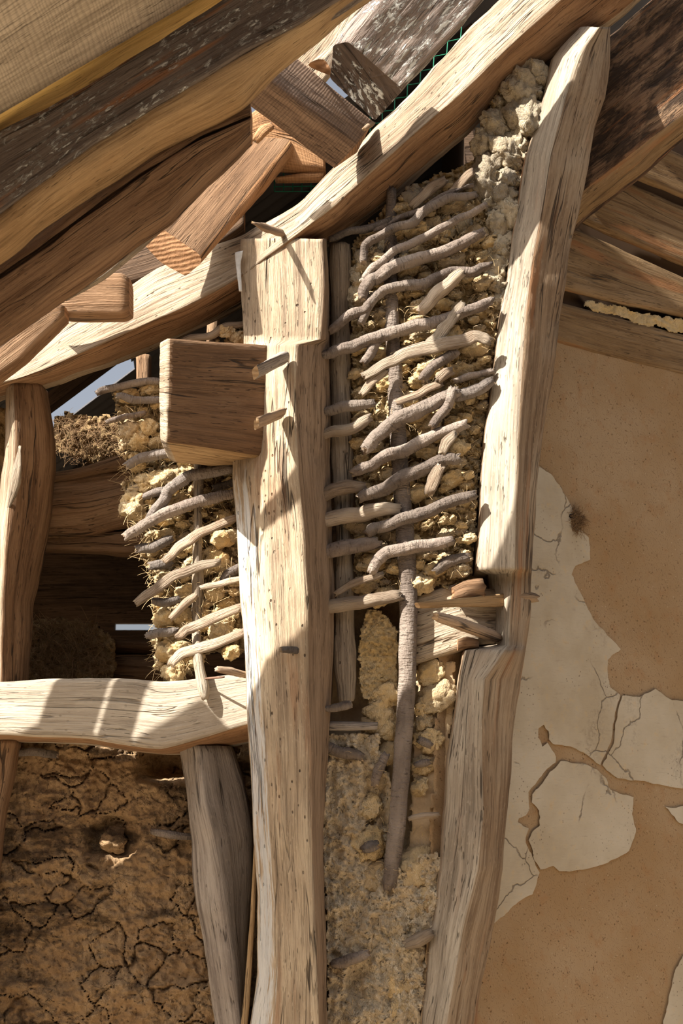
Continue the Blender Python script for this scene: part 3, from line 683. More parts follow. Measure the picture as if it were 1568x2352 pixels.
ceil = empty('ceiling', (0, 0.5, 3.6)); tag(ceil, kind='structure')
def roof_panel(name, x0, x1, y0, y1, mat, parent, off=0.0, th=0.025):
    c = []
    for dz in (0, th):
        for (x, y) in ((x0, y0), (x1, y0), (x1, y1), (x0, y1)): c.append((x, y, roof_z(x, off) + dz))
    return par(box_world(name, c, mat), parent)
q = [P_roof(*p) for p in ((150, 950), (275, 815), (305, 832), (180, 955))]
ya_ = 0.5 * (q[2][1] + q[3][1]); yb_ = 0.5 * (q[0][1] + q[1][1])
ylo, yhi = min(ya_, yb_), max(ya_, yb_); xlo = min(p[0] for p in q) - 0.05; xhi = max(p[0] for p in q)
def tin(x0, x1, y0, y1, off=0.0):
    n = max(2, int((y1 - y0) / 0.012)); ys = np.linspace(y0, y1, n); Vt = []; Ft = []
    for k, yy in enumerate(ys):
        w = 0.009 * math.sin(yy * 2 * math.pi / 0.076)
        for x in (x0, x1): Vt.append((x, yy, roof_z(x, off) + w))
        for x in (x0, x1): Vt.append((x, yy, roof_z(x, off) + w + 0.002))
    for k in range(n - 1):
        a = 4 * k; b = a + 4; Ft += [[a, a + 1, b + 1, b], [a + 2, b + 2, b + 3, a + 3], [a, b, b + 2, a + 2], [a + 1, a + 3, b + 3, b + 1]]
    return par(mesh_obj('roof_sheet', Vt, Ft, M['tin']), ceil)
tin(-2.7, 1.6, 0.12, ylo)
tin(-2.7, 1.6, yhi, 1.95)
tin(xhi, 1.6, ylo, yhi); tin(-2.7, xlo, ylo, yhi)
for yb2 in (0.55, 1.35):
    roof_panel('batten', -2.6, 1.5, yb2, yb2 + 0.06, M['dark'], ceil, off=-0.075, th=0.05)

# ================================================================== ROOF TIMBERS ABOVE
fb = empty('roof_board', P_roof(200, 60).tolist())
tag(fb, 'wide out-of-focus roof board with yellow waney edge, top left corner', 'board')
e0 = [P_roof(-300, 435), P_roof(0, 262), P_roof(245, 119), P_roof(439, 5), P_roof(760, -190)]
e1 = [P_roof(-300, 490, 0.006), P_roof(0, 313, 0.006), P_roof(148, 247, 0.006), P_roof(281, 155, 0.006), P_roof(434, 68, 0.006), P_roof(531, 2, 0.006), P_roof(830, -190, 0.006)]
def on_edge(e, x):
    xs = [p[0] for p in e]; return np.interp(x, xs, [p[1] for p in e])
xs = np.linspace(-2.3, 0.45, 90); R = []; R2 = []
for x in xs:
    a = on_edge(e0, x); b = on_edge(e1, x); z = roof_z(x)
    R.append([(x, -1.22, z), (x, a, z), (x, a, z + 0.035), (x, -1.22, z + 0.035)])
    R2.append([(x, a - 0.001, z), (x, b, z + 0.006), (x, b + 0.004, z + 0.035), (x, a - 0.001, z + 0.035)])
par(ring_tube(np.array(R), None, 'board_face', M['board'], M['end'], amp=0.001, smooth=0, step=0.03), fb)
par(ring_tube(np.array(R2), None, 'waney_edge', M['sap'], M['end'], amp=0.003, smooth=1, step=0.012), fb)
for k in range(2):
    roof_panel('board', -2.3, 0.6, -1.24 - 0.20 * (k + 1), -1.24 - 0.20 * k - 0.01, M['board'], ceil)  # unseen overhang boards, run out far enough to shade the lower wall

# unseen boards added to shade the lower-left wall, and slats added for shadow stripes
rj = random.Random(3)
for k in range(10):
    y0 = -0.86 + 0.1 * k; xe = -1.52 - (y0 + 0.05 + 0.49) / 0.5625
    roof_panel('board', -2.7, xe + rj.uniform(-0.05, 0.05), y0, y0 + 0.092, M['board'], ceil)
for pa_, pb_ in ((110, 162), (182, 228), (257, 275), (290, 323)):
    a = P(pa_, 1630, -0.06); c = P(pb_, 1630, -0.06); u = 0.42; y0 = -0.06 - u; xa_ = a[0] - 1.277 * u; xb_ = c[0] - 1.277 * u
    par(box_world('added_shade_slat', [(xa_ - 0.03, y0, a[2] + 1.372 * u - 0.32), (xb_ - 0.03, y0, a[2] + 1.372 * u - 0.32), (xb_ + 0.04, y0, roof_z(xb_) - 0.0), (xa_ + 0.04, y0, roof_z(xa_) - 0.0)] + [(xa_ - 0.03, y0 + 0.015, a[2] + 1.372 * u - 0.32), (xb_ - 0.03, y0 + 0.015, a[2] + 1.372 * u - 0.32), (xb_ + 0.04, y0 + 0.015, roof_z(xb_)), (xa_ + 0.04, y0 + 0.015, roof_z(xa_))], M['grey']), ceil)

# dark lichened rafter
def st4(x, a, b, c, d, ys): return [(x, a, ys[0]), (x, b, ys[1]), (x, c, ys[2]), (x, d, ys[3])]
yy = (-0.86, -0.87, -0.855, -0.80)
raf = [(-420, 560, 760, 815, 860), (-200, 440, 615, 668, 715), (0, 309, 488, 540, 588), (102, 262, 412, 462, 505), (219, 194, 325, 378, 424), (357, 112, 240, 292, 338), (459, 48, 180, 236, 284),
       (556, -18, 118, 180, 236), (620, -60, 86, 130, 168), (680, -100, 58, 86, 112), (800, -180, -18, 0, 12), (1000, -320, -160, -140, -120), (1150, -420, -270, -250, -230)]
r1 = empty('rafter', P(300, 280, -0.7).tolist()); tag(r1, 'dark grey rafter with white lichen flecks and tan underside, crossing the upper left', 'rafter')
par(timber('weathered_face', [[(x, a - 18, yy[0]), (x, b, yy[1]), (x, b + 6, yy[1] + 0.01)] for x, a, b, c, d in raf], M['dkraft'], back=0.07, amp=0.004), r1)
par(timber('tan_underside', [[(x, b - 4, yy[1] + 0.004), (x, c, yy[2]), (x, d, yy[3])] for x, a, b, c, d in raf], M['tan'], back=0.05, amp=0.005, smooth=3), r1)
# brown rafter
raf2 = [(-300, 770, 835, 990), (-100, 640, 700, 835), (0, 578, 636, 757), (102, 500, 566, 686), (189, 438, 500, 624), (326, 352, 400, 526), (383, 318, 366, 489), (459, 272, 318, 404), (530, 240, 288, 345), (575, 232, 268, 300)]
o = timber('brown_rafter', [[(x, a, -0.75), (x, b - 6, -0.763), (x, b, -0.73), (x, b + 5, -0.765), (x, d, -0.74)] for x, a, b, d in raf2], M['brown'], back=0.075, amp=0.005, cap=M['end'], smooth=0)
tag(o, 'brown split rafter with long dark crack, below the lichened rafter', 'rafter')
o = timber('edge_board', [[(150, 655, -0.50), (150, 690, -0.50)], [(240, 590, -0.50), (240, 640, -0.50)], [(330, 515, -0.49), (330, 565, -0.49)], [(420, 425, -0.47), (420, 475, -0.47)], [(475, 372, -0.46), (475, 420, -0.46)]], M['lath'], back=0.025)
tag(o, 'thin pale board peeping out beneath the brown rafter', 'board')
# jutting purlin end (block A)
A0 = [(321, 552, -0.20), (364, 519, -0.21), (460, 586, -0.20), (464, 603, -0.19), (427, 636, -0.17), (366, 602, -0.18)]
A1 = [(490, 375, -0.02), (522, 352, -0.02), (622, 374, -0.02), (634, 392, -0.01), (610, 440, 0.02), (540, 420, 0.02)]
o = ring_tube(np.array([[P(*p) for p in A0], [P(*p) for p in A1], [P(p[0] + 50, p[1] - 60, p[2] + 0.10) for p in A1]]), None, 'purlin_end', M['beam'], M['end'], amp=0.003, smooth=1, facets={2: M['orange'], 3: M['orange']})  # darker wood stands in for the shade missing on this end
tag(o, 'brown purlin end with sawn orange end grain jutting above the sloping plate', 'purlin')
# sawn block B
Bf = [(557, 236), (608, 178), (667, 118), (690, 150), (600, 285)]
B0 = [P(557, 236, -0.46), P(608, 177, -0.48), P(668, 118, -0.28), P(640, 190, -0.26)]
B1 = [P(765, 388, -0.15), P(819, 331, -0.17), P(858, 277, -0.06), P(820, 350, -0.05)]
o = ring_tube(np.array([B0, B1]), None, 'sawn_block', M['saw'], M['end'], amp=0.002, smooth=1)
tag(o, 'rough-sawn timber block with cross saw marks resting on the sloping plate', 'block')
o = stick('wooden_peg', [(836, 296, -0.17), (856, 283, -0.15)], 7, M['peg'], y=-0.2, cap=M['endpale']); tag(o, 'tiny peg stub at the lower corner of the saw-marked block', 'peg')
# lichened block C
C0 = [P(763, 104, -0.32), P(800, 97, -0.34), P(926, 205, -0.28), P(862, 279, -0.19), P(758, 180, -0.22)]
C1 = [P(842, 0, -0.34), P(880, -8, -0.37), P(1105, 3, -0.31), P(1050, 70, -0.21), P(838, 75, -0.24)]
C2 = [P(955, -150, -0.36), P(995, -160, -0.40), P(1310, -222, -0.34), P(1260, -150, -0.24), P(950, -75, -0.26)]
o = ring_tube(np.array([C0, C1, C2]), None, 'lichened_beam', M['lich'], M['lichend'], amp=0.006, grain=0.004, smooth=1)
tag(o, 'fissured grey-brown beam with white lichen spots, its end above the saw-marked block', 'beam')
o = timber('pale_board', [[(570, 130, -0.10), (700, 240, -0.10)], [(690, 10, -0.10), (790, 130, -0.10)], [(800, -120, -0.10), (870, -20, -0.10)]], M['plate'], back=0.03)
tag(o, 'sunlit pale board glimpsed between the lichened rafter and the fissured beam', 'board')
o = timber('splintered_stub', [[(706, 140, -0.24), (745, 128, -0.26), (765, 165, -0.24)], [(760, 100, -0.24), (782, 84, -0.26), (800, 110, -0.24)], [(800, 40, -0.24), (812, 30, -0.26), (822, 45, -0.24)], [(834, 12, -0.24), (838, 6, -0.25), (842, 16, -0.24)]], M['lath'], back=0.03, amp=0.006)
tag(o, 'splintered strip of wood on the left edge of the fissured beam', 'splinter')
# orange wedge
W0 = [[(533, 354, 0.05), (545, 362, 0.06)], [(550, 275, 0.04), (585, 372, 0.06)], [(600, 235, 0.04), (632, 378, 0.07)], [(660, 260, 0.05), (690, 386, 0.08)], [(745, 340, 0.07), (748, 390, 0.09)]]
o = timber('wedge_board', W0, M['orange'], back=0.06, amp=0.002); tag(o, 'orange-brown wedge-shaped board tucked under the saw-marked block', 'board')
o = timber('thin_batten', [[(630, 402, 0.10), (634, 411, 0.10)], [(690, 392, 0.10), (690, 413, 0.10)], [(745, 388, 0.10), (740, 410, 0.10)]], M['orange'], back=0.04); tag(o, 'thin orange batten under the wedge-shaped board', 'batten')
o = stick('wood_chip', [(588, 322, -0.20), (604, 300, -0.21), (622, 290, -0.2)], 13, M['orange'], y=-0.2, flat=0.6); tag(o, 'small wood chip lodged between brown rafter and saw-marked block', 'chip')
# short block at left and the strut below
o = timber('short_block', [[(80, 694, -0.20) , (84, 702, -0.18) ], [(150, 640, -0.22) , (150, 722, -0.20) ], [(190, 621, -0.22) , (190, 724, -0.20) ], [(284, 621, -0.22) , (286, 724, -0.20) ], [(297, 634, -0.21) , (297, 716, -0.19) ]], M['log'], back=0.07, amp=0.002, lensm=1)
tag(o, 'short squared timber stub with a knot, under the brown rafter at left', 'block')
o = timber('strut', [[(-120, 830, -0.26) , (-120, 960, -0.24) ], [(0, 735, -0.26) , (0, 864, -0.24) ], [(51, 690, -0.26) , (51, 826, -0.24) ], [(110, 680, -0.25) , (112, 764, -0.23) ], [(148, 700, -0.25) , (148, 726, -0.23) ]], M['log'], back=0.06, amp=0.002, lensm=1)
tag(o, 'diagonal strut entering at the left edge below the short stub', 'strut')
# dark pieces behind the plate
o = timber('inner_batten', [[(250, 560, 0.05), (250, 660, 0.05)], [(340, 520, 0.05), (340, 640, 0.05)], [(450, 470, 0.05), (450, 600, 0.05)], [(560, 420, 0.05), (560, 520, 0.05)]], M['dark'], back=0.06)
tag(o, 'dark batten in the shadow behind the jutting purlin end', 'batten')

# ================================================================== WALL FRAME
# the sloping plate
pl = [(-300, 985, 1005, 1030), (-120, 925, 945, 968), (0, 845, 882, 908), (51, 822, 868, 896), (97, 786, 852, 882), (143, 742, 832, 868), (245, 680, 788, 830), (301, 654, 762, 812), (367, 612, 732, 785), (408, 594, 714, 768),
      (500, 556, 668, 722), (560, 538, 632, 690), (638, 500, 572, 630), (700, 421 + 36, 526, 578), (770, 372, 470, 540), (827, 327, 420, 500), (905, 250, 350, 444), (988, 165, 277, 372), (1065, 78, 210, 305), (1104, 39, 172, 262), (1162, -15, 116, 205),
      (1287, -125, 0, 122), (1400, -225, -98, 45), (1530, -340, -210, -60)]
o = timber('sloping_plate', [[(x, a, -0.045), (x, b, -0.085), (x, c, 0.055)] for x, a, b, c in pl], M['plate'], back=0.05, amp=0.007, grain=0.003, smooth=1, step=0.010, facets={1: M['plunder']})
tag(o, 'long weathered plate sloping from lower left to upper right with striped shadows', 'beam')
o = stick('wooden_peg', [(582, 512, -0.20), (610, 524, -0.16), (650, 536, -0.07)], 12, M['peg'], y=-0.1, flat=0.5, taper=(0.35, 1.0), cap=M['orange']); tag(o, 'pointed wooden peg standing out of the sloping plate above the centre post', 'peg')

# centre post
cp = [(548, 552, 612, 742, 752, -0.075, -0.075, -0.075, -0.02), (620, 553, 612, 745, 754, -0.078, -0.078, -0.078, -0.02), (700, 555, 613, 744, 755, -0.08, -0.08, -0.08, -0.02), (780, 557, 614, 738, 756, -0.08, -0.08, -0.08, -0.02),
      (792, 557, 616, 682, 757, -0.07, -0.12, -0.15, -0.01), (860, 556, 616, 680, 758, -0.06, -0.13, -0.16, -0.01), (960, 548, 612, 681, 758, -0.06, -0.13, -0.16, -0.01), (1040, 534, 606, 684, 758, -0.09, -0.13, -0.16, 0.0), (1100, 535, 604, 688, 759, -0.11, -0.15, -0.16, 0.0),
      (1207, 543, 608, 700, 762, -0.11, -0.15, -0.16, 0.0), (1373, 551, 612, 708, 766, -0.11, -0.15, -0.16, 0.0), (1560, 564, 622, 712, 762, -0.11, -0.15, -0.16, 0.0), (1700, 572, 630, 715, 752, -0.11, -0.15, -0.16, -0.02),
      (1904, 582, 640, 717, 742, -0.11, -0.15, -0.16, -0.04), (2057, 590, 648, 724, 744, -0.11, -0.15, -0.16, -0.04), (2236, 592, 655, 731, 748, -0.11, -0.15, -0.16, -0.04), (2352, 572, 650, 736, 752, -0.11, -0.15, -0.16, -0.04), (2420, 565, 650, 738, 756, -0.11, -0.15, -0.16, -0.04)]
o = timber('centre_post', [[(a, y, ya), (b, y, yb), (c, y, yc), (d, y, yd)] for y, a, b, c, d, ya, yb, yc, yd in cp], M['post'], back=0.14, floor=True, facets={2: M['post_shade_tint'], 3: M['post_shade_tint']}, amp=0.004, grain=0.003, smooth=1, lensm=0, step=0.010)
tag(o, 'broad pale upright post in the middle with whitewash streaks and worm holes', 'post')
post = o
o = timber('iron_strap', [[(538, 580, -0.10), (560, 574, -0.10)], [(541, 610, -0.10), (553, 604, -0.10)], [(548, 668, -0.10), (556, 668, -0.10)]], M['iron'], back=0.006, amp=0.001, cap=M['iron'], step=0.006)
tag(o, 'bent whitish iron strap at the top left of the centre post', 'strap')
o = stick('wooden_peg', [(646, 1492, -0.20), (690, 1494, -0.14)], 9, M['barkdk'], y=-0.16, flat=0.8, taper=(0.8, 1.0)); tag(o, 'small dark peg stub on the sunlit face of the centre post', 'peg')
# protruding beam
bt = [[(369, 785, -0.27), (367, 1010, -0.26)], [(384, 776, -0.315), (379, 1018, -0.305)], [(390, 776, -0.315), (385, 1019, -0.305)], [(450, 779, -0.263), (450, 1027, -0.253)], [(540, 784, -0.185), (540, 1040, -0.175)], [(616, 789, -0.12), (616, 1051, -0.11)]]
o = timber('tie_beam_end', bt, M['beam'], back=0.20, facets={1: M['tan']}, start=(0.058, M['plate']), amp=0.003, grain=0.002, smooth=1, lensm=0, cap=M['endpale'])  # pale start strip paints the sunlit side, tan underside the ground bounce
tag(o, 'big square brown beam end protruding left of the centre post', 'beam')
def prism(name, a, b, mat, label, cat, w=0.0, **kw):
    """short squared peg: ring a -> ring b of (px,py,y)"""
    o = ring_tube(np.array([[P(*p) for p in a], [P(*p) for p in b]]), None, name, mat, M['endpale'], amp=0.0015, smooth=1, step=0.007, **kw); tag(o, label, cat); return o
prism('wooden_peg', [(577, 850, -0.27), (590, 836, -0.27), (596, 862, -0.25), (582, 876, -0.25)], [(636, 808, -0.17), (664, 806, -0.17), (664, 830, -0.15), (640, 845, -0.15)], M['grey'], 'upper squared grey peg wedging the protruding beam end against the post', 'peg')
prism('wooden_peg', [(583, 968, -0.27), (592, 956, -0.27), (594, 978, -0.26), (585, 990, -0.26)], [(636, 938, -0.17), (657, 936, -0.17), (656, 952, -0.15), (638, 966, -0.15)], M['peg'], 'lower light brown peg wedging the protruding beam end against the post', 'peg')
# sill beam
sb = [(-300, 1572, 1690, 1706), (-60, 1566, 1690, 1702), (20, 1562, 1690, 1702), (90, 1560, 1696, 1704), (200, 1556, 1700, 1710), (300, 1555, 1716, 1724), (370, 1562, 1724, 1730), (410, 1560, 1714, 1730), (480, 1552, 1694, 1722), (566, 1540, 1666, 1704), (600, 1536, 1660, 1700)]
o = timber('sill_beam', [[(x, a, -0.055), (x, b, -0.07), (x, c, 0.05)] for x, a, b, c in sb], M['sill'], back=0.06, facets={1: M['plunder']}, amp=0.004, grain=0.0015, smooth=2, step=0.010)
tag(o, 'pale grey horizontal beam with vertical shadow stripes joining the centre post at left', 'beam')
# left post
lp = [(880, 8, 30, 92), (1000, 6, 34, 112), (1060, 4, 32, 113), (1100, 0, 26, 108), (1180, -6, 18, 98), (1250, -12, 12, 88), (1330, -18, 8, 72), (1380, -22, 6, 60), (1460, -26, 4, 56), (1575, -30, 2, 52)]
o = timber('left_post', [[(a, y, 0.0), (b, y, -0.04), (c, y, 0.04)] for y, a, b, c in lp], M['brown'], back=0.10, amp=0.006, grain=0.003, facets={0: M['plate']})  # pale left facet paints in the sunlit strip
tag(o, 'reddish brown upright post at the left edge standing on the sill beam', 'post')
o = stick('splinter', [(45, 1030, -0.05), (40, 1075, -0.06), (30, 1130, -0.05), (18, 1170, -0.03)], 14, M['lath'], y=-0.05, flat=0.4, taper=(0.3, 0.3)); tag(o, 'torn pale splinter peeling from the left post', 'splinter')
o = timber('lower_left_post', [[(-60, 1700, 0.02), (34, 1700, 0.0)], [(-60, 1790, 0.02), (18, 1790, 0.0)], [(-60, 1870, 0.02), (0, 1870, 0.0)], [(-60, 2000, 0.02), (-18, 2000, 0.0)]], M['log'], back=0.10, floor=True)
tag(o, 'sliver of reddish post under the sill beam at the left edge', 'post')
# leaning brace under the sill
br = [(1712, 408, 455, 532), (1734, 411, 458, 540), (1834, 430, 467, 565), (1930, 436, 490, 582), (2025, 442, 509, 580), (2102, 454, 520, 570), (2217, 472, 536, 560), (2312, 483, 550, 562), (2420, 498, 562, 572)]
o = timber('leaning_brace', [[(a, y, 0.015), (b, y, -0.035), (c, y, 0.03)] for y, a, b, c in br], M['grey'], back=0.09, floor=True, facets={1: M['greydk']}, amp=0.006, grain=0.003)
tag(o, 'grey leaning prop under the sill beam, left of the centre post', 'post')
o = timber('thin_lath', [[(582, 1944, -0.06), (590, 1944, -0.06)], [(573, 2100, -0.06), (586, 2100, -0.06)], [(563, 2230, -0.06), (579, 2230, -0.06)], [(552, 2352, -0.06), (570, 2352, -0.06)], [(546, 2430, -0.06), (565, 2430, -0.06)]], M['tan'], back=0.012, floor=True, amp=0.0005)
tag(o, 'thin straight lath strip between grey prop and centre post', 'lath')
# inclined right post with mortise
rp = [(62, 1330, 1376, 1402, 0), (105, 1288, 1345, 1403, 0), (133, 1268, 1330, 1402, 0), (221, 1246, 1300, 1392, 0), (300, 1225, 1278, 1366, 0), (354, 1208, 1264, 1354, 0), (465, 1190, 1248, 1334, 0), (597, 1168, 1222, 1305, 0), (729, 1148, 1206, 1288, 0),
      (895, 1126, 1196, 1263, 0), (1000, 1113, 1190, 1247, 0), (1132, 1103, 1186, 1232, 0), (1240, 1097, 1185, 1227, 0), (1308, 1094, 1184, 1223, 0), (1318, 1120, 1176, 1222, 1), (1400, 1130, 1172, 1218, 1), (1482, 1126, 1168, 1209, 1), (1494, 1066, 1160, 1207, 0),
      (1560, 1056, 1112, 1194, 0), (1652, 1042, 1106, 1184, 0), (1750, 1030, 1108, 1176, 0), (1865, 1020, 1112, 1166, 0), (1997, 1008, 1098, 1156, 0), (2079, 1000, 1076, 1142, 0), (2140, 990, 1062, 1128, 0), (2245, 978, 1044, 1109, 0), (2352, 966, 1026, 1093, 0), (2430, 958, 1015, 1080, 0)]
o = timber('inclined_post', [[(a, y, 0.00 + 0.10 * m), (b, y, -0.055 + 0.075 * m), (c, y, 0.02)] for y, a, b, c, m in rp], M['rpost'], back=0.11, floor=True, facets={0: M['rpost_sun_tint']}, amp=0.005, grain=0.002, smooth=1, lensm=0, step=0.010)
tag(o, 'tall inclined post with a cut mortise, between the woven panel and plaster wall', 'post')
# beam through the mortise
o = timber('cross_rail', [[(930, 1372, 0.045), (930, 1528, 0.035)], [(966, 1364, 0.03), (966, 1522, 0.02)], [(1010, 1350, 0.03), (1010, 1508, 0.02)], [(1062, 1336, 0.03), (1062, 1490, 0.02)], [(1092, 1352, 0.035), (1096, 1480, 0.03)], [(1150, 1350, 0.09), (1150, 1480, 0.09)]], M['plate'], back=0.07, amp=0.003, lensm=0, smooth=1)
tag(o, 'short squared rail tenoned into the mortise of the inclined post', 'rail')
o = timber('broken_block', [[(1040, 1345, -0.01), (1040, 1378, -0.01)], [(1062, 1330, -0.02), (1062, 1372, -0.02)], [(1110, 1330, -0.01), (1112, 1366, -0.01)]], M['brown'], back=0.05, amp=0.008, grain=0.006, rag=0.02); tag(o, 'crumbling brown wood chunk on top of the tenoned rail', 'chunk')
o = timber('small_chock', [[(1052, 1466, -0.01), (1052, 1490, -0.01)], [(1075, 1456, -0.01), (1076, 1488, -0.01)], [(1100, 1466, 0.0), (1100, 1490, 0.0)]], M['brown'], back=0.04, amp=0.005); tag(o, 'small wood chock below the round peg on the tenoned rail', 'chock')
prism('wooden_peg', [(951, 1386, -0.16), (958, 1384, -0.16), (966, 1396, -0.15), (956, 1396, -0.15)], [(1150, 1362, 0.04), (1162, 1364, 0.05), (1162, 1392, 0.05), (1148, 1396, 0.04)], M['tan'], 'long pointed flat peg above the round one at the mortise of the inclined post', 'peg')
o = stick('wooden_peg', [(1002, 1416, -0.13), (1060, 1434, -0.06), (1140, 1464, 0.05)], 15, M['peg'], y=-0.05, taper=(0.8, 1.0), lump=0.05, cap=M['endpale']); tag(o, 'round tapered peg slanting down into the mortise of the inclined post', 'peg')
o = stick('wooden_peg', [(1195, 1372, 0.03), (1216, 1372, 0.03), (1230, 1373, 0.03)], 13, M['rpost'], y=0.03, taper=(1, 0.8)); tag(o, 'knobbly peg stub poking out of the right side of the inclined post', 'peg')
# rafter beyond the right post
rr2 = [(1200, 290, 560, 610), (1326, 140, 452, 516), (1342, 115, 436, 500), (1400, 80, 392, 455), (1475, 20, 332, 395), (1568, -55, 262, 318), (1700, -160, 165, 225)]
o = timber('rotten_rafter', [[(x, a, 0.13), (x, b, 0.11), (x, c, 0.16)] for x, a, b, c in rr2], M['rottop'], back=0.05, facets={1: M['plank']}, amp=0.008, grain=0.004)
tag(o, 'dark worm-eaten rafter behind the inclined post at the upper right', 'rafter')

# ================================================================== WATTLE AND DAUB
def clod_mesh(k, mat):
    bm = bmesh.new(); bmesh.ops.create_icosphere(bm, subdivisions=4, radius=1.0)
    Vv = np.array([v.co[:] for v in bm.verts]); r = np.random.RandomState(100 + k)
    n = r.normal(size=(11, 3)); n /= np.linalg.norm(n, axis=1)[:, None]; d = r.uniform(0.62, 0.95, 11)
    dots = Vv @ n.T; lim = np.where(dots > 0.05, d / np.maximum(dots, 0.05), 9).min(1)
    rad = np.minimum(1.0, lim) * 0.75 + 0.25
    rad = rad + 0.40 * fbm(Vv * 1.5 + k * 9.1, 2) + 0.24 * fbm(Vv * 3.7 + k * 5.1, 5, 0.62) 
    Vv = Vv * rad[:, None]
    for v, c in zip(bm.verts, Vv): v.co = c
    for f in bm.faces: f.smooth = True
    me = bpy.data.meshes.new('daub_clod'); bm.to_mesh(me); bm.free(); me.materials.append(mat); return me
CL = [clod_mesh(k, M['clod']) for k in range(12)]
CLIME = [clod_mesh(40 + k, M['lime']) for k in range(6)]
def clod(px, py, y, r, parent, rng, lib=CL, stretch=(1.35, 1.0, 0.85), ang=None):
    o = bpy.data.objects.new('daub_clod', lib[rng.randint(len(lib))]); COL.objects.link(o)
    o.parent = parent
    o.location = P(px, py, y).tolist()
    s = r * mpp(y); o.scale = (s * stretch[0], s * stretch[1], s * stretch[2])
    a = rng.uniform(-0.5, 0.1) if ang is None else ang
    o.rotation_euler = (rng.uniform(-.4, .4), a, rng.uniform(-.5, .5))
    return o
def scatter(poly, n, rmin, rmax, yf, parent, seed, mind=0.8, avoid=None):
    rng = np.random.RandomState(seed); pa = np.array(poly); out = []; tries = 0
    while len(out) < n and tries < n * 60:
        tries += 1
        x = rng.uniform(pa[:, 0].min(), pa[:, 0].max()); y = rng.uniform(pa[:, 1].min(), pa[:, 1].max())
        if not in_poly(np.array(x), np.array(y), poly): continue
        r = rmin + (rmax - rmin) * rng.rand() ** 1.6
        if any((x - a) ** 2 + (y - b) ** 2 < (mind * (r + c)) ** 2 for a, b, c in out): continue
        out.append((x, y, r)); clod(x, y, yf(x, y) + rng.uniform(-0.012, 0.012), r, parent, rng)
    return out

def lumpy(base, amp=0.03, s=30, seed=0):
    def f(px, py):
        q = np.stack([px / s, py / s, 0 * px + seed], -1)
        return base - amp * np.abs(fbm(q, 4, 0.55)) - 0.4 * amp * fbm(q * 2.7, 3)
    return f

wp = empty('wattle_panel', P(960, 1340, 0.05).tolist()); tag(wp, 'tall woven stick and straw-daub panel between centre post and inclined post', 'wattle panel')
polyR = [(806, 560), (900, 458), (1000, 400), (1085, 370), (1105, 285), (1150, 190), (1262, 150), (1236, 300), (1192, 470), (1164, 640), (1144, 760), (1112, 1000), (1098, 1150), (1085, 1300), (1062, 1345), (965, 1350), (905, 1378), (832, 1395), (812, 1300), (812, 1100), (803, 900)]
fR = field('daub_fill', polyR, 3.2, lumpy(0.048, 0.055, 26, 3), M['daub'], thick=0.05, jag=16); par(fR, wp)
W = wp
def S(pts, r, mat='bark', y=-0.005, **kw): return par(stick('withy', pts, r, M[mat], y=y - (0.020 if W is wp else 0.0), wob=0.010, **kw), W)
# stakes
par(timber('stake', [[(756, 556, 0.02), (785, 556, 0.005), (802, 556, 0.03)], [(757, 800, 0.02), (787, 800, 0.005), (806, 800, 0.03)], [(758, 1000, 0.02), (788, 1000, 0.005), (808, 1000, 0.03)], [(765, 1130, 0.02), (792, 1130, 0.005), (812, 1130, 0.03)], [(771, 1250, 0.02), (796, 1250, 0.005), (806, 1250, 0.03)], [(766, 1400, 0.02), (796, 1400, 0.005), (818, 1400, 0.03)], [(766, 1500, 0.02), (799, 1500, 0.005), (818, 1500, 0.03)], [(779, 1612, 0.02), (800, 1616, 0.005), (814, 1600, 0.03)]], M['lath'], back=0.025, amp=0.006, grain=0.004, rag=0.01), W)
par(stick('stake', [(898, 440, 0.03), (897, 560, 0.016), (898, 700, 0.008), (905, 850, 0.006), (914, 1000, 0.006), (920, 1100, 0.006), (928, 1200, 0.004), (934, 1300, 0.002), (938, 1400, 0.0), (934, 1560, 0.0), (926, 1700, 0.004), (911, 1900, 0.008), (893, 2034, 0.015)], 22, M['bark'], y=0.01, taper=(0.7, 0.9), lump=0.06, ns=20, wob=0.004), W)
S([(861, 530), (914, 503), (968, 480), (1029, 442), (1087, 427)], 8, y=0.01)
S([(832, 599), (845, 561), (899, 526), (949, 511), (983, 477), (1029, 457), (1090, 446)], 12)
S([(832, 645), (853, 618), (899, 584), (968, 549), (1044, 507), (1113, 473)], 11)
S([(832, 685), (842, 653), (872, 633), (914, 610), (987, 588), (1044, 565), (1111, 534)], 17, y=-0.01)
S([(830, 741), (853, 691), (891, 664), (968, 649), (1025, 630), (1083, 622), (1123, 610)], 14)
S([(757, 760), (800, 729), (834, 710), (856, 690)], 14)
S([(968, 712), (991, 687), (1021, 660), (1057, 630)], 18, 'split', y=-0.02, flat=0.8)
S([(742, 817), (777, 804), (826, 790), (872, 771), (937, 756), (1006, 737), (1067, 714), (1130, 693)], 16, y=-0.012)
S([(836, 832), (853, 809), (872, 775)], 13, y=-0.004)
S([(985, 796), (1018, 756), (1060, 702)], 15, 'split', y=-0.022, flat=0.35)
S([(842, 862), (891, 832), (930, 813), (1006, 794), (1064, 783), (1094, 773), (1122, 784)], 18, 'split', y=-0.03, flat=0.35, taper=(0.7, 0.8))
S([(830, 904), (853, 878), (884, 852)], 11, 'split', y=-0.02, flat=0.4)
S([(968, 871), (1006, 832), (1048, 809)], 14, y=-0.015)
S([(1004, 872), (1020, 858), (1036, 852)], 14, 'split', y=-0.025)
S([(910, 925), (968, 900), (1014, 882)], 10, 'split', y=-0.012, flat=0.6)
S([(1044, 875), (1083, 863), (1128, 854)], 9, 'bark', y=0.005)
S([(744, 949), (777, 938), (815, 932), (857, 925)], 14)
S([(840, 1032), (865, 999), (910, 969), (968, 938), (1018, 915), (1050, 900)], 19, y=-0.015)
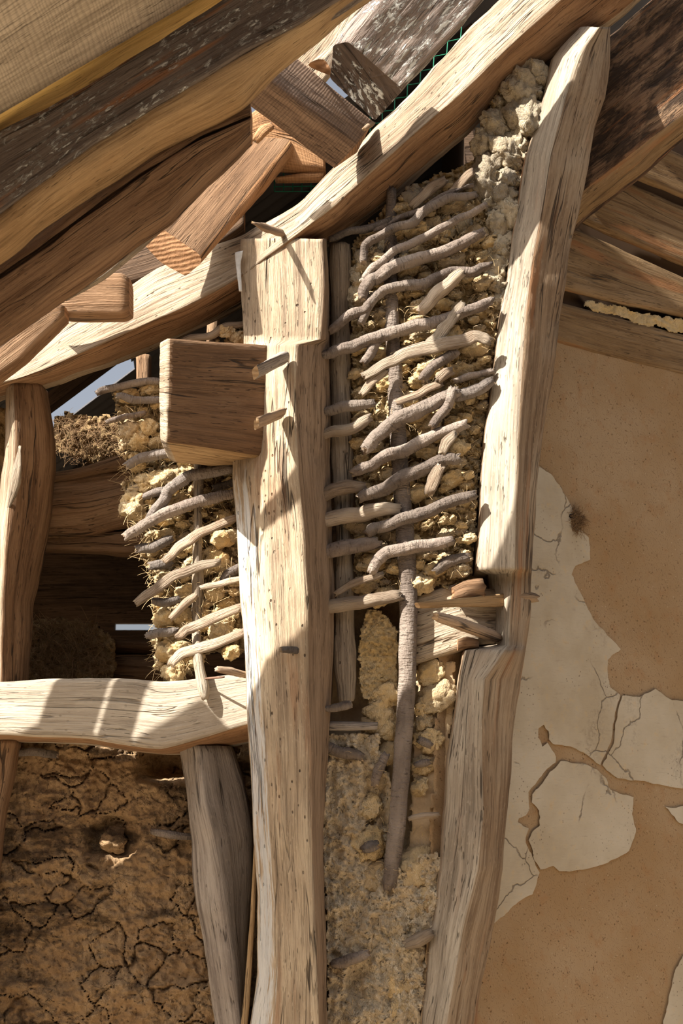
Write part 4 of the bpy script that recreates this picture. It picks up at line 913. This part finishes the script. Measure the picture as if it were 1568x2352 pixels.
S([(1040, 912), (1083, 900), (1126, 880)], 16, 'barkdk', y=0.0)
S([(991, 976), (1018, 946), (1037, 896)], 12, y=-0.025)
S([(738, 999), (769, 988), (815, 980), (845, 964)], 15, 'split', flat=0.8)
S([(811, 1085), (853, 1068), (899, 1045), (949, 1026), (999, 999), (1067, 974)], 16, y=-0.012)
S([(1014, 1038), (1025, 1015), (1042, 997)], 13, 'split', y=-0.025, flat=0.4)
S([(830, 1147), (865, 1126), (914, 1103), (968, 1080), (1025, 1057), (1052, 1052)], 17, y=-0.012)
S([(734, 1141), (761, 1127), (800, 1118), (836, 1113)], 18, 'split', flat=0.8)
S([(987, 1130), (1000, 1099), (1008, 1074)], 16, 'split', y=-0.03, flat=0.35)
S([(734, 1198), (777, 1191), (834, 1179), (910, 1167)], 20, 'split', flat=0.7)
S([(845, 1226), (872, 1210), (930, 1194), (968, 1179), (1025, 1156), (1090, 1137)], 16, y=-0.014)
S([(721, 1271), (757, 1265), (815, 1254), (864, 1247)], 19, flat=0.9)
S([(853, 1310), (868, 1286), (899, 1267), (949, 1256), (991, 1252), (1034, 1243)], 16, y=-0.015)
S([(770, 1364), (814, 1339), (877, 1318)], 9, 'split', y=-0.01, flat=0.5)
S([(716, 1397), (770, 1391), (846, 1379), (914, 1367)], 17, 'split', flat=0.9)
S([(720, 1626), (765, 1626), (806, 1614)], 10, taper=(0.3, 1.0), y=-0.02)
S([(760, 545), (830, 528), (900, 505)], 10, 'barkdk', y=0.01)
S([(1000, 1310), (1040, 1290), (1075, 1280)], 14, 'bark', y=0.01)
S([(1010, 470), (1050, 430), (1085, 395)], 12, 'split', y=0.01, flat=0.4)
S([(948, 470), (985, 440), (1020, 412)], 14, 'split', y=0.012, flat=0.4)
# clods
polyRi = [(822, 570), (905, 480), (1000, 420), (1080, 400), (1100, 480), (1150, 560), (1130, 760), (1105, 980), (1085, 1150), (1075, 1290), (1040, 1330), (960, 1345), (905, 1365), (835, 1385), (822, 1300), (822, 1100), (815, 900)]
scatter(polyRi, 210, 11, 30, lambda x, y: 0.022, fR, 21, mind=0.60)
rl = np.random.RandomState(5)
for (x, y, r) in [(1228, 168, 30), (1197, 215, 42), (1195, 272, 44), (1132, 288, 30), (1152, 338, 34), (1120, 382, 32), (1166, 362, 30), (1182, 325, 26), (1112, 422, 32), (1150, 440, 27), (1168, 492, 30), (1140, 520, 27), (1152, 562, 26), (1142, 604, 26), (1132, 645, 22), (1110, 330, 26), (1150, 690, 20), (1160, 410, 26), (845, 590, 26), (825, 640, 24), (880, 560, 24), (960, 540, 26), (1020, 525, 24), (1060, 510, 22), (930, 570, 20), (818, 690, 24), (955, 455, 28)]:
    clod(x, y, 0.03 if x > 1090 else 0.035, r * 1.25, fR, rl, CLIME, (1.0, 0.75, 1.25))
limeP = [(1152, 195), (1258, 156), (1240, 290), (1196, 465), (1166, 640), (1150, 705), (1122, 690), (1126, 560), (1104, 440), (1092, 330), (1112, 290)]
par(field('lime_mass', limeP, 3.6, lumpy(0.035, 0.06, 42, 21), M['lime'], thick=0.05, jag=14), wp)
# loose straw on the panel
def straw_pts(poly, n, y, seed):
    r = np.random.RandomState(seed); pa = np.array(poly); X = r.uniform(pa[:, 0].min(), pa[:, 0].max(), n * 3); Y = r.uniform(pa[:, 1].min(), pa[:, 1].max(), n * 3)
    k = in_poly(X, Y, poly); X = X[k][:n]; Y = Y[k][:n]
    return P(X, Y, y + r.uniform(-0.02, 0.02, len(X)))
par(straws('straw', straw_pts(polyRi, 1700, 0.005, 3), M['straw'], length=(0.008, 0.03), seed=31, w=0.0007), W)

# chunk of daub below and the lower panel
lpn = empty('daub_panel', P(870, 2340, 0.05).tolist()); tag(lpn, 'crumbling daub panel low down between centre post and inclined post', 'daub panel')
def flaky(base, amp, seed):
    def f(px, py):
        q = np.stack([px / 26, py / 48, 0 * px + seed], -1)
        y = base - amp * fbm(q, 5, 0.6) - amp * 0.8 * np.abs(fbm(q * 2.1 + 3, 4, 0.6))
        y = y + 0.05 * np.exp(-(((px - 868) / 34) ** 4 + ((py - 1900) / 110) ** 4))
        y = y + 0.04 * np.exp(-(((px - 815) / 22) ** 4 + ((py - 2262) / 40) ** 4))
        return y
    return f
par(field('backing', [(735, 1385), (1062, 1345), (1062, 1500), (1048, 1650), (1030, 1850), (1015, 1970), (1000, 2470), (735, 2470)], 8, lumpy(0.13, 0.02, 40, 9), M['skim'], thick=0.03), lpn)
polyL = [(738, 1684), (870, 1684), (884, 1760), (905, 1800), (892, 1960), (928, 1998), (960, 1965), (1000, 1952), (1016, 1990), (1008, 2120), (990, 2160), (976, 2250), (970, 2470), (750, 2470), (745, 2100), (733, 1900)]
fL = par(field('daub_fill', polyL, 3.6, flaky(0.02, 0.032, 5), M['ldaub'], thick=0.08, jag=14), lpn)
par(field('clay_skim', [(958, 1520), (1050, 1520), (1042, 1650), (1024, 1850), (1012, 1975), (935, 1970), (948, 1700)], 5, lambda a, b: 0.055 + 0.004 * fbm(np.stack([a / 20, b / 30, 0 * a], -1), 4), M['skim'], thick=0.04, jag=8), lpn)
par(field('daub_chunk', [(838, 1400), (880, 1400), (915, 1445), (912, 1590), (880, 1612), (835, 1605), (822, 1560), (822, 1480)], 3.2, lumpy(0.035, 0.025, 16, 12), M['daub'], thick=0.05, jag=8), lpn)
rl = np.random.RandomState(8)
for (x, y, r) in [(985, 1545, 26), (1000, 1600, 34), (975, 1625, 20), (880, 1600, 30), (865, 1640, 26), (885, 1670, 28), (845, 1665, 16), (985, 1700, 26), (968, 1760, 20), (962, 1808, 18), (975, 1660, 20), (868, 1790, 20), (850, 1850, 24), (846, 1935, 34), (860, 2010, 30), (950, 2000, 44), (985, 2060, 34), (940, 2090, 30), (965, 2240, 40), (930, 2320, 34), (900, 2260, 26), (985, 2330, 26), (870, 2330, 28), (890, 1730, 22), (905, 2180, 26)]:
    clod(x, y, 0.045 if x < 940 else 0.05, r * 1.25, fL, rl, CL, (1.1, 0.65, 0.95))
W = lpn
S([(743, 1712), (785, 1724), (830, 1738)], 14, 'bark', y=0.0)
S([(766, 2212), (800, 2204), (846, 2192)], 13, 'bark', y=-0.005)
S([(930, 2170), (960, 2158), (990, 2143)], 16, 'split', y=-0.015)
S([(940, 1880), (970, 1876), (1006, 1868)], 7, 'split', y=0.0)
S([(962, 1700), (985, 1712)], 10, 'bark', y=0.03)
S([(955, 1760), (985, 1752)], 9, 'bark', y=0.03)
S([(858, 1800), (872, 1760), (886, 1735)], 12, 'bark', y=0.005)
S([(838, 1950), (865, 1940)], 14, 'barkdk', y=0.0)
par(timber('board_scrap', [[(752, 1654, -0.01), (754, 1680, -0.01)], [(810, 1654, -0.01), (810, 1680, -0.01)], [(868, 1656, 0.0), (866, 1678, 0.0)]], M['grey'], back=0.02, amp=0.002), W)
par(straws('straw', straw_pts(polyL, 500, 0.0, 6), M['straw'], length=(0.008, 0.025), seed=33, w=0.0006), W)

# left panel
wl_ = empty('wattle_panel', P(440, 1560, 0.02).tolist()); tag(wl_, 'ragged woven panel left of the centre post, under the protruding beam', 'wattle panel'); W = wl_
polyW = [(258, 893), (372, 872), (560, 745), (570, 1000), (560, 1100), (566, 1300), (570, 1500), (525, 1505), (470, 1500), (440, 1562), (386, 1564), (362, 1545), (350, 1480), (352, 1400), (345, 1330), (322, 1275), (330, 1230), (285, 1195), (278, 1130), (300, 1085), (288, 1040), (275, 1000), (262, 930)]
fW = par(field('daub_fill', polyW, 3.2, lumpy(0.035, 0.05, 24, 6), M['daub'], thick=0.05, jag=20), W)
par(timber('stake', [[(446, 1030, -0.025), (458, 1030, -0.045), (468, 1030, -0.02)], [(442, 1176, -0.025), (455, 1176, -0.045), (464, 1176, -0.02)], [(440, 1281, -0.025), (454, 1281, -0.045), (463, 1281, -0.02)], [(440, 1342, -0.025), (455, 1342, -0.045), (468, 1342, -0.02)], [(438, 1447, -0.01), (452, 1447, -0.03), (462, 1447, -0.01)], [(440, 1521, -0.07), (456, 1521, -0.085), (470, 1521, -0.07)], [(448, 1580, -0.09), (466, 1586, -0.105), (484, 1578, -0.09)], [(460, 1606, -0.09), (470, 1612, -0.10), (480, 1604, -0.09)]], M['lath'], back=0.022, amp=0.004, cap=M['orange'], rag=0.01), W)
yl = -0.03
S([(224, 903), (254, 893), (307, 877), (370, 876)], 10, y=yl)
S([(272, 911), (307, 918), (370, 917)], 10, 'barkdk', y=yl)
S([(248, 966), (280, 960), (332, 948)], 7, y=yl)
S([(291, 1068), (320, 1054), (361, 1043), (404, 1036)], 13, 'barkdk', y=yl)
S([(344, 1190), (374, 1152), (388, 1126), (422, 1102), (454, 1088), (534, 1077)], 15, 'barkdk', y=-0.045)
S([(414, 782), (468, 770), (516, 754), (560, 742)], 10, 'split', y=-0.01)
S([(291, 1232), (323, 1210), (360, 1189), (417, 1164), (459, 1151), (501, 1140), (540, 1133)], 15, y=-0.05)
S([(333, 1138), (360, 1130), (386, 1123)], 11, 'barkdk', y=yl)
S([(380, 1287), (400, 1267), (438, 1239), (470, 1218), (545, 1190)], 12, 'split', y=-0.05, flat=0.5)
S([(318, 1263), (354, 1254), (392, 1236)], 13, 'barkdk', y=yl)
S([(345, 1299), (392, 1291)], 13, 'barkdk', y=yl)
S([(314, 1379), (354, 1355), (386, 1332), (428, 1311), (502, 1291)], 13, 'split', y=-0.05, flat=0.5)
S([(463, 1349), (512, 1340), (556, 1328)], 8, 'split', y=-0.04, flat=0.6)
S([(394, 1419), (428, 1384), (447, 1368)], 10, 'split', y=-0.035)
S([(409, 1461), (438, 1443), (480, 1424), (556, 1397)], 13, 'split', y=-0.05, flat=0.5)
S([(394, 1526), (413, 1502), (459, 1489), (501, 1475), (560, 1449)], 13, 'split', y=-0.055, flat=0.5)
S([(339, 1459), (370, 1456), (407, 1450)], 11, 'barkdk', y=yl)
S([(350, 1381), (380, 1384), (411, 1379)], 11, 'barkdk', y=yl)
S([(510, 1327), (530, 1316), (556, 1300)], 11, 'barkdk', y=yl)
S([(430, 1040), (470, 1030), (530, 1036)], 11, 'split', y=yl)
S([(490, 1120), (530, 1108), (548, 1102)], 10, 'barkdk', y=-0.02)
polyWi = [(275, 905), (368, 890), (368, 1010), (540, 1050), (545, 1200), (548, 1470), (480, 1490), (430, 1545), (390, 1550), (368, 1530), (362, 1400), (355, 1320), (335, 1270), (342, 1230), (300, 1185), (298, 1130), (315, 1080), (300, 1040), (288, 990)]
scatter(polyWi, 120, 9, 24, lambda x, y: 0.005, fW, 44, mind=0.58)
rl = np.random.RandomState(15)
for (x, y, r) in [(308, 1165, 32), (300, 1150, 22), (300, 990, 26), (318, 1010, 24), (340, 980, 22), (395, 1095, 28), (360, 1105, 26), (430, 1085, 22), (335, 1120, 18), (510, 1240, 24), (500, 1285, 24), (520, 1190, 22), (490, 1360, 22), (425, 1360, 24), (420, 1415, 24), (505, 1450, 26), (400, 1545, 26), (385, 1495, 28), (375, 1420, 24), (530, 1500, 20), (520, 760, 20), (545, 775, 18)]:
    clod(x, y, -0.005, r, fW, rl, CL, (1.15, 0.9, 1.0))
par(straws('straw', np.concatenate([straw_pts(polyWi, 800, -0.01, 8), straw_pts([(262, 930), (300, 930), (310, 1080), (360, 1330), (380, 1560), (350, 1540), (340, 1330), (280, 1180)], 320, -0.005, 9)]), M['straw'], length=(0.012, 0.05), seed=35, w=0.0007), W)
o = stick('wooden_peg', [(499, 1537, -0.13), (530, 1542, -0.11), (570, 1552, -0.07)], 9, M['peg'], y=-0.1, flat=0.8); tag(o, 'slim peg slanting out of the left side of the centre post above the sill beam', 'peg')
o = stick('nail', [(470, 1559, -0.08), (514, 1555, -0.13)], 3, M['rust'], y=-0.1, lump=0.02, cap=M['rust']); tag(o, 'thin rusty nail beside the hanging stake end', 'nail')

# ================================================================== THINGS IN THE LEFT OPENING
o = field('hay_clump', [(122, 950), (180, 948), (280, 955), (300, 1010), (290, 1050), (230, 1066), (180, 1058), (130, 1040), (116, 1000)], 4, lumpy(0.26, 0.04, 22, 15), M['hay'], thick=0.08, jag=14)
tag(o, 'clump of hairy brown straw daub beside the left post', 'daub clump')
hp = straws('straw', straw_pts([(125, 955), (290, 960), (285, 1060), (180, 1070), (125, 1040)], 500, 0.23, 12), M['strawdk'], length=(0.015, 0.05), seed=36, w=0.0007); hp.parent = o
o = timber('inner_board', [[(100, 1085, 0.20), (100, 1110, 0.20)], [(180, 1070, 0.20), (180, 1098, 0.20)], [(300, 1035, 0.20), (300, 1070, 0.20)], [(380, 1015, 0.20), (380, 1050, 0.20)]], M['brown'], back=0.06); tag(o, 'thin ledge board below the hairy daub clump', 'board')
o = timber('inner_log', [[(95, 1110, 0.22), (95, 1165, 0.19), (95, 1235, 0.22)], [(200, 1088, 0.22), (200, 1155, 0.19), (200, 1232, 0.22)], [(300, 1070, 0.22), (300, 1130, 0.19), (300, 1205, 0.22)], [(400, 1055, 0.22), (400, 1120, 0.19), (400, 1190, 0.22)]], M['log'], back=0.10, amp=0.008, smooth=3); tag(o, 'thick reddish log behind the left post, above the dark opening', 'log')
o = timber('inner_lintel', [[(70, 1225, 0.24), (70, 1262, 0.24)], [(200, 1222, 0.24), (200, 1266, 0.24)], [(330, 1215, 0.24), (330, 1276, 0.24)], [(430, 1210, 0.24), (430, 1282, 0.24)]], M['brown'], back=0.08, amp=0.006); tag(o, 'rough lintel board directly over the dark opening', 'lintel')
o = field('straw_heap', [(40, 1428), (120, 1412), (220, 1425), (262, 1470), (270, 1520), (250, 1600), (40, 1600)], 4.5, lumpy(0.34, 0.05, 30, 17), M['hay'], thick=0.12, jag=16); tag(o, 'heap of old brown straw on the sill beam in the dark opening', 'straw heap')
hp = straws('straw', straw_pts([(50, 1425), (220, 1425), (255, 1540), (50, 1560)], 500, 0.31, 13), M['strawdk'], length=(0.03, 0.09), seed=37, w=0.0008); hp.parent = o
for k, (a, b, lab) in enumerate([(1462, 1500, 'upper of two dark stacked logs in the opening behind the ragged panel'), (1503, 1560, 'lower of two dark stacked logs in the opening behind the ragged panel')]):
    o = timber('stacked_log', [[(200, a, 0.47), (200, (a + b) / 2, 0.45), (200, b, 0.47)], [(300, a + 4, 0.47), (300, (a + b) / 2, 0.45), (300, b, 0.47)], [(460, a + 8, 0.47), (460, (a + b) / 2 + 4, 0.45), (460, b + 4, 0.47)]], M['brown'], back=0.08, amp=0.006, smooth=3); tag(o, lab, 'log', 'stacked logs in the opening')
o = timber('inner_stud', [[(308, 812, 0.14), (345, 812, 0.14)], [(310, 880, 0.14), (346, 880, 0.14)]], M['log'], back=0.05); tag(o, 'short stud stub under the sloping plate beside the bright gap', 'stud')
o = timber('inner_stud', [[(476, 700, 0.12), (506, 690, 0.12)], [(472, 790, 0.12), (500, 790, 0.12)]], M['log'], back=0.05); tag(o, 'dark stud stub above the protruding beam end', 'stud')
o = stick('dark_stick', [(28, 1730, 0.09), (80, 1727, 0.08), (130, 1734, 0.09)], 10, M['barkdk'], y=0.09); tag(o, 'dark stick bedded in the earth wall under the sill beam at left', 'stick')
o = stick('dark_stick', [(350, 1910, 0.10), (395, 1918, 0.08), (440, 1922, 0.09)], 9, M['barkdk'], y=0.09); tag(o, 'dark stick in the earth wall beside the grey prop', 'stick')
rl = np.random.RandomState(2); oc = clod(262, 1930, 0.15, 34, None, rl, CL, (1.0, 0.7, 0.85), 0.0); oc.name = 'earth_lump'; oc.data = oc.data.copy(); oc.data.materials[0] = M['mud']; tag(oc, 'rounded earth lump sitting in the niche of the left earth wall', 'lump')
# green netting behind the plate
def net(name, cs, nx, ny, label):
    a, b, c, d = [np.array(q) for q in cs]; Vn = []; Fn = []
    def wire(p, q):
        t = (q - p) / np.linalg.norm(q - p); s = np.cross(t, [0, 1, 0.3]); s = s / np.linalg.norm(s) * 0.0016; w = np.cross(t, s)
        k = len(Vn)
        for e in (p, q):
            for u in (s, w, -s, -w): Vn.append((e + u).tolist())
        for i in range(4): Fn.append([k + i, k + (i + 1) % 4, k + 4 + (i + 1) % 4, k + 4 + i])
    for i in range(nx + 1): f = i / nx; wire(a + (b - a) * f, d + (c - d) * f)
    for i in range(ny + 1): f = i / ny; wire(a + (d - a) * f, b + (c - b) * f)
    o = mesh_obj(name, Vn, Fn, M['net']); tag(o, label, 'netting'); return o
net('green_net', (P(630, 396, 0.20), P(735, 390, 0.20), P(735, 440, 0.16), P(630, 440, 0.16)), 5, 4, 'scrap of green netting in the gap below the saw-marked block')
net('green_net', (P(850, 110, 0.10), P(1060, 60, 0.10), P(1040, 300, 0.04), P(850, 310, 0.04)), 7, 8, 'strip of green netting between the fissured beam and the sloping plate')
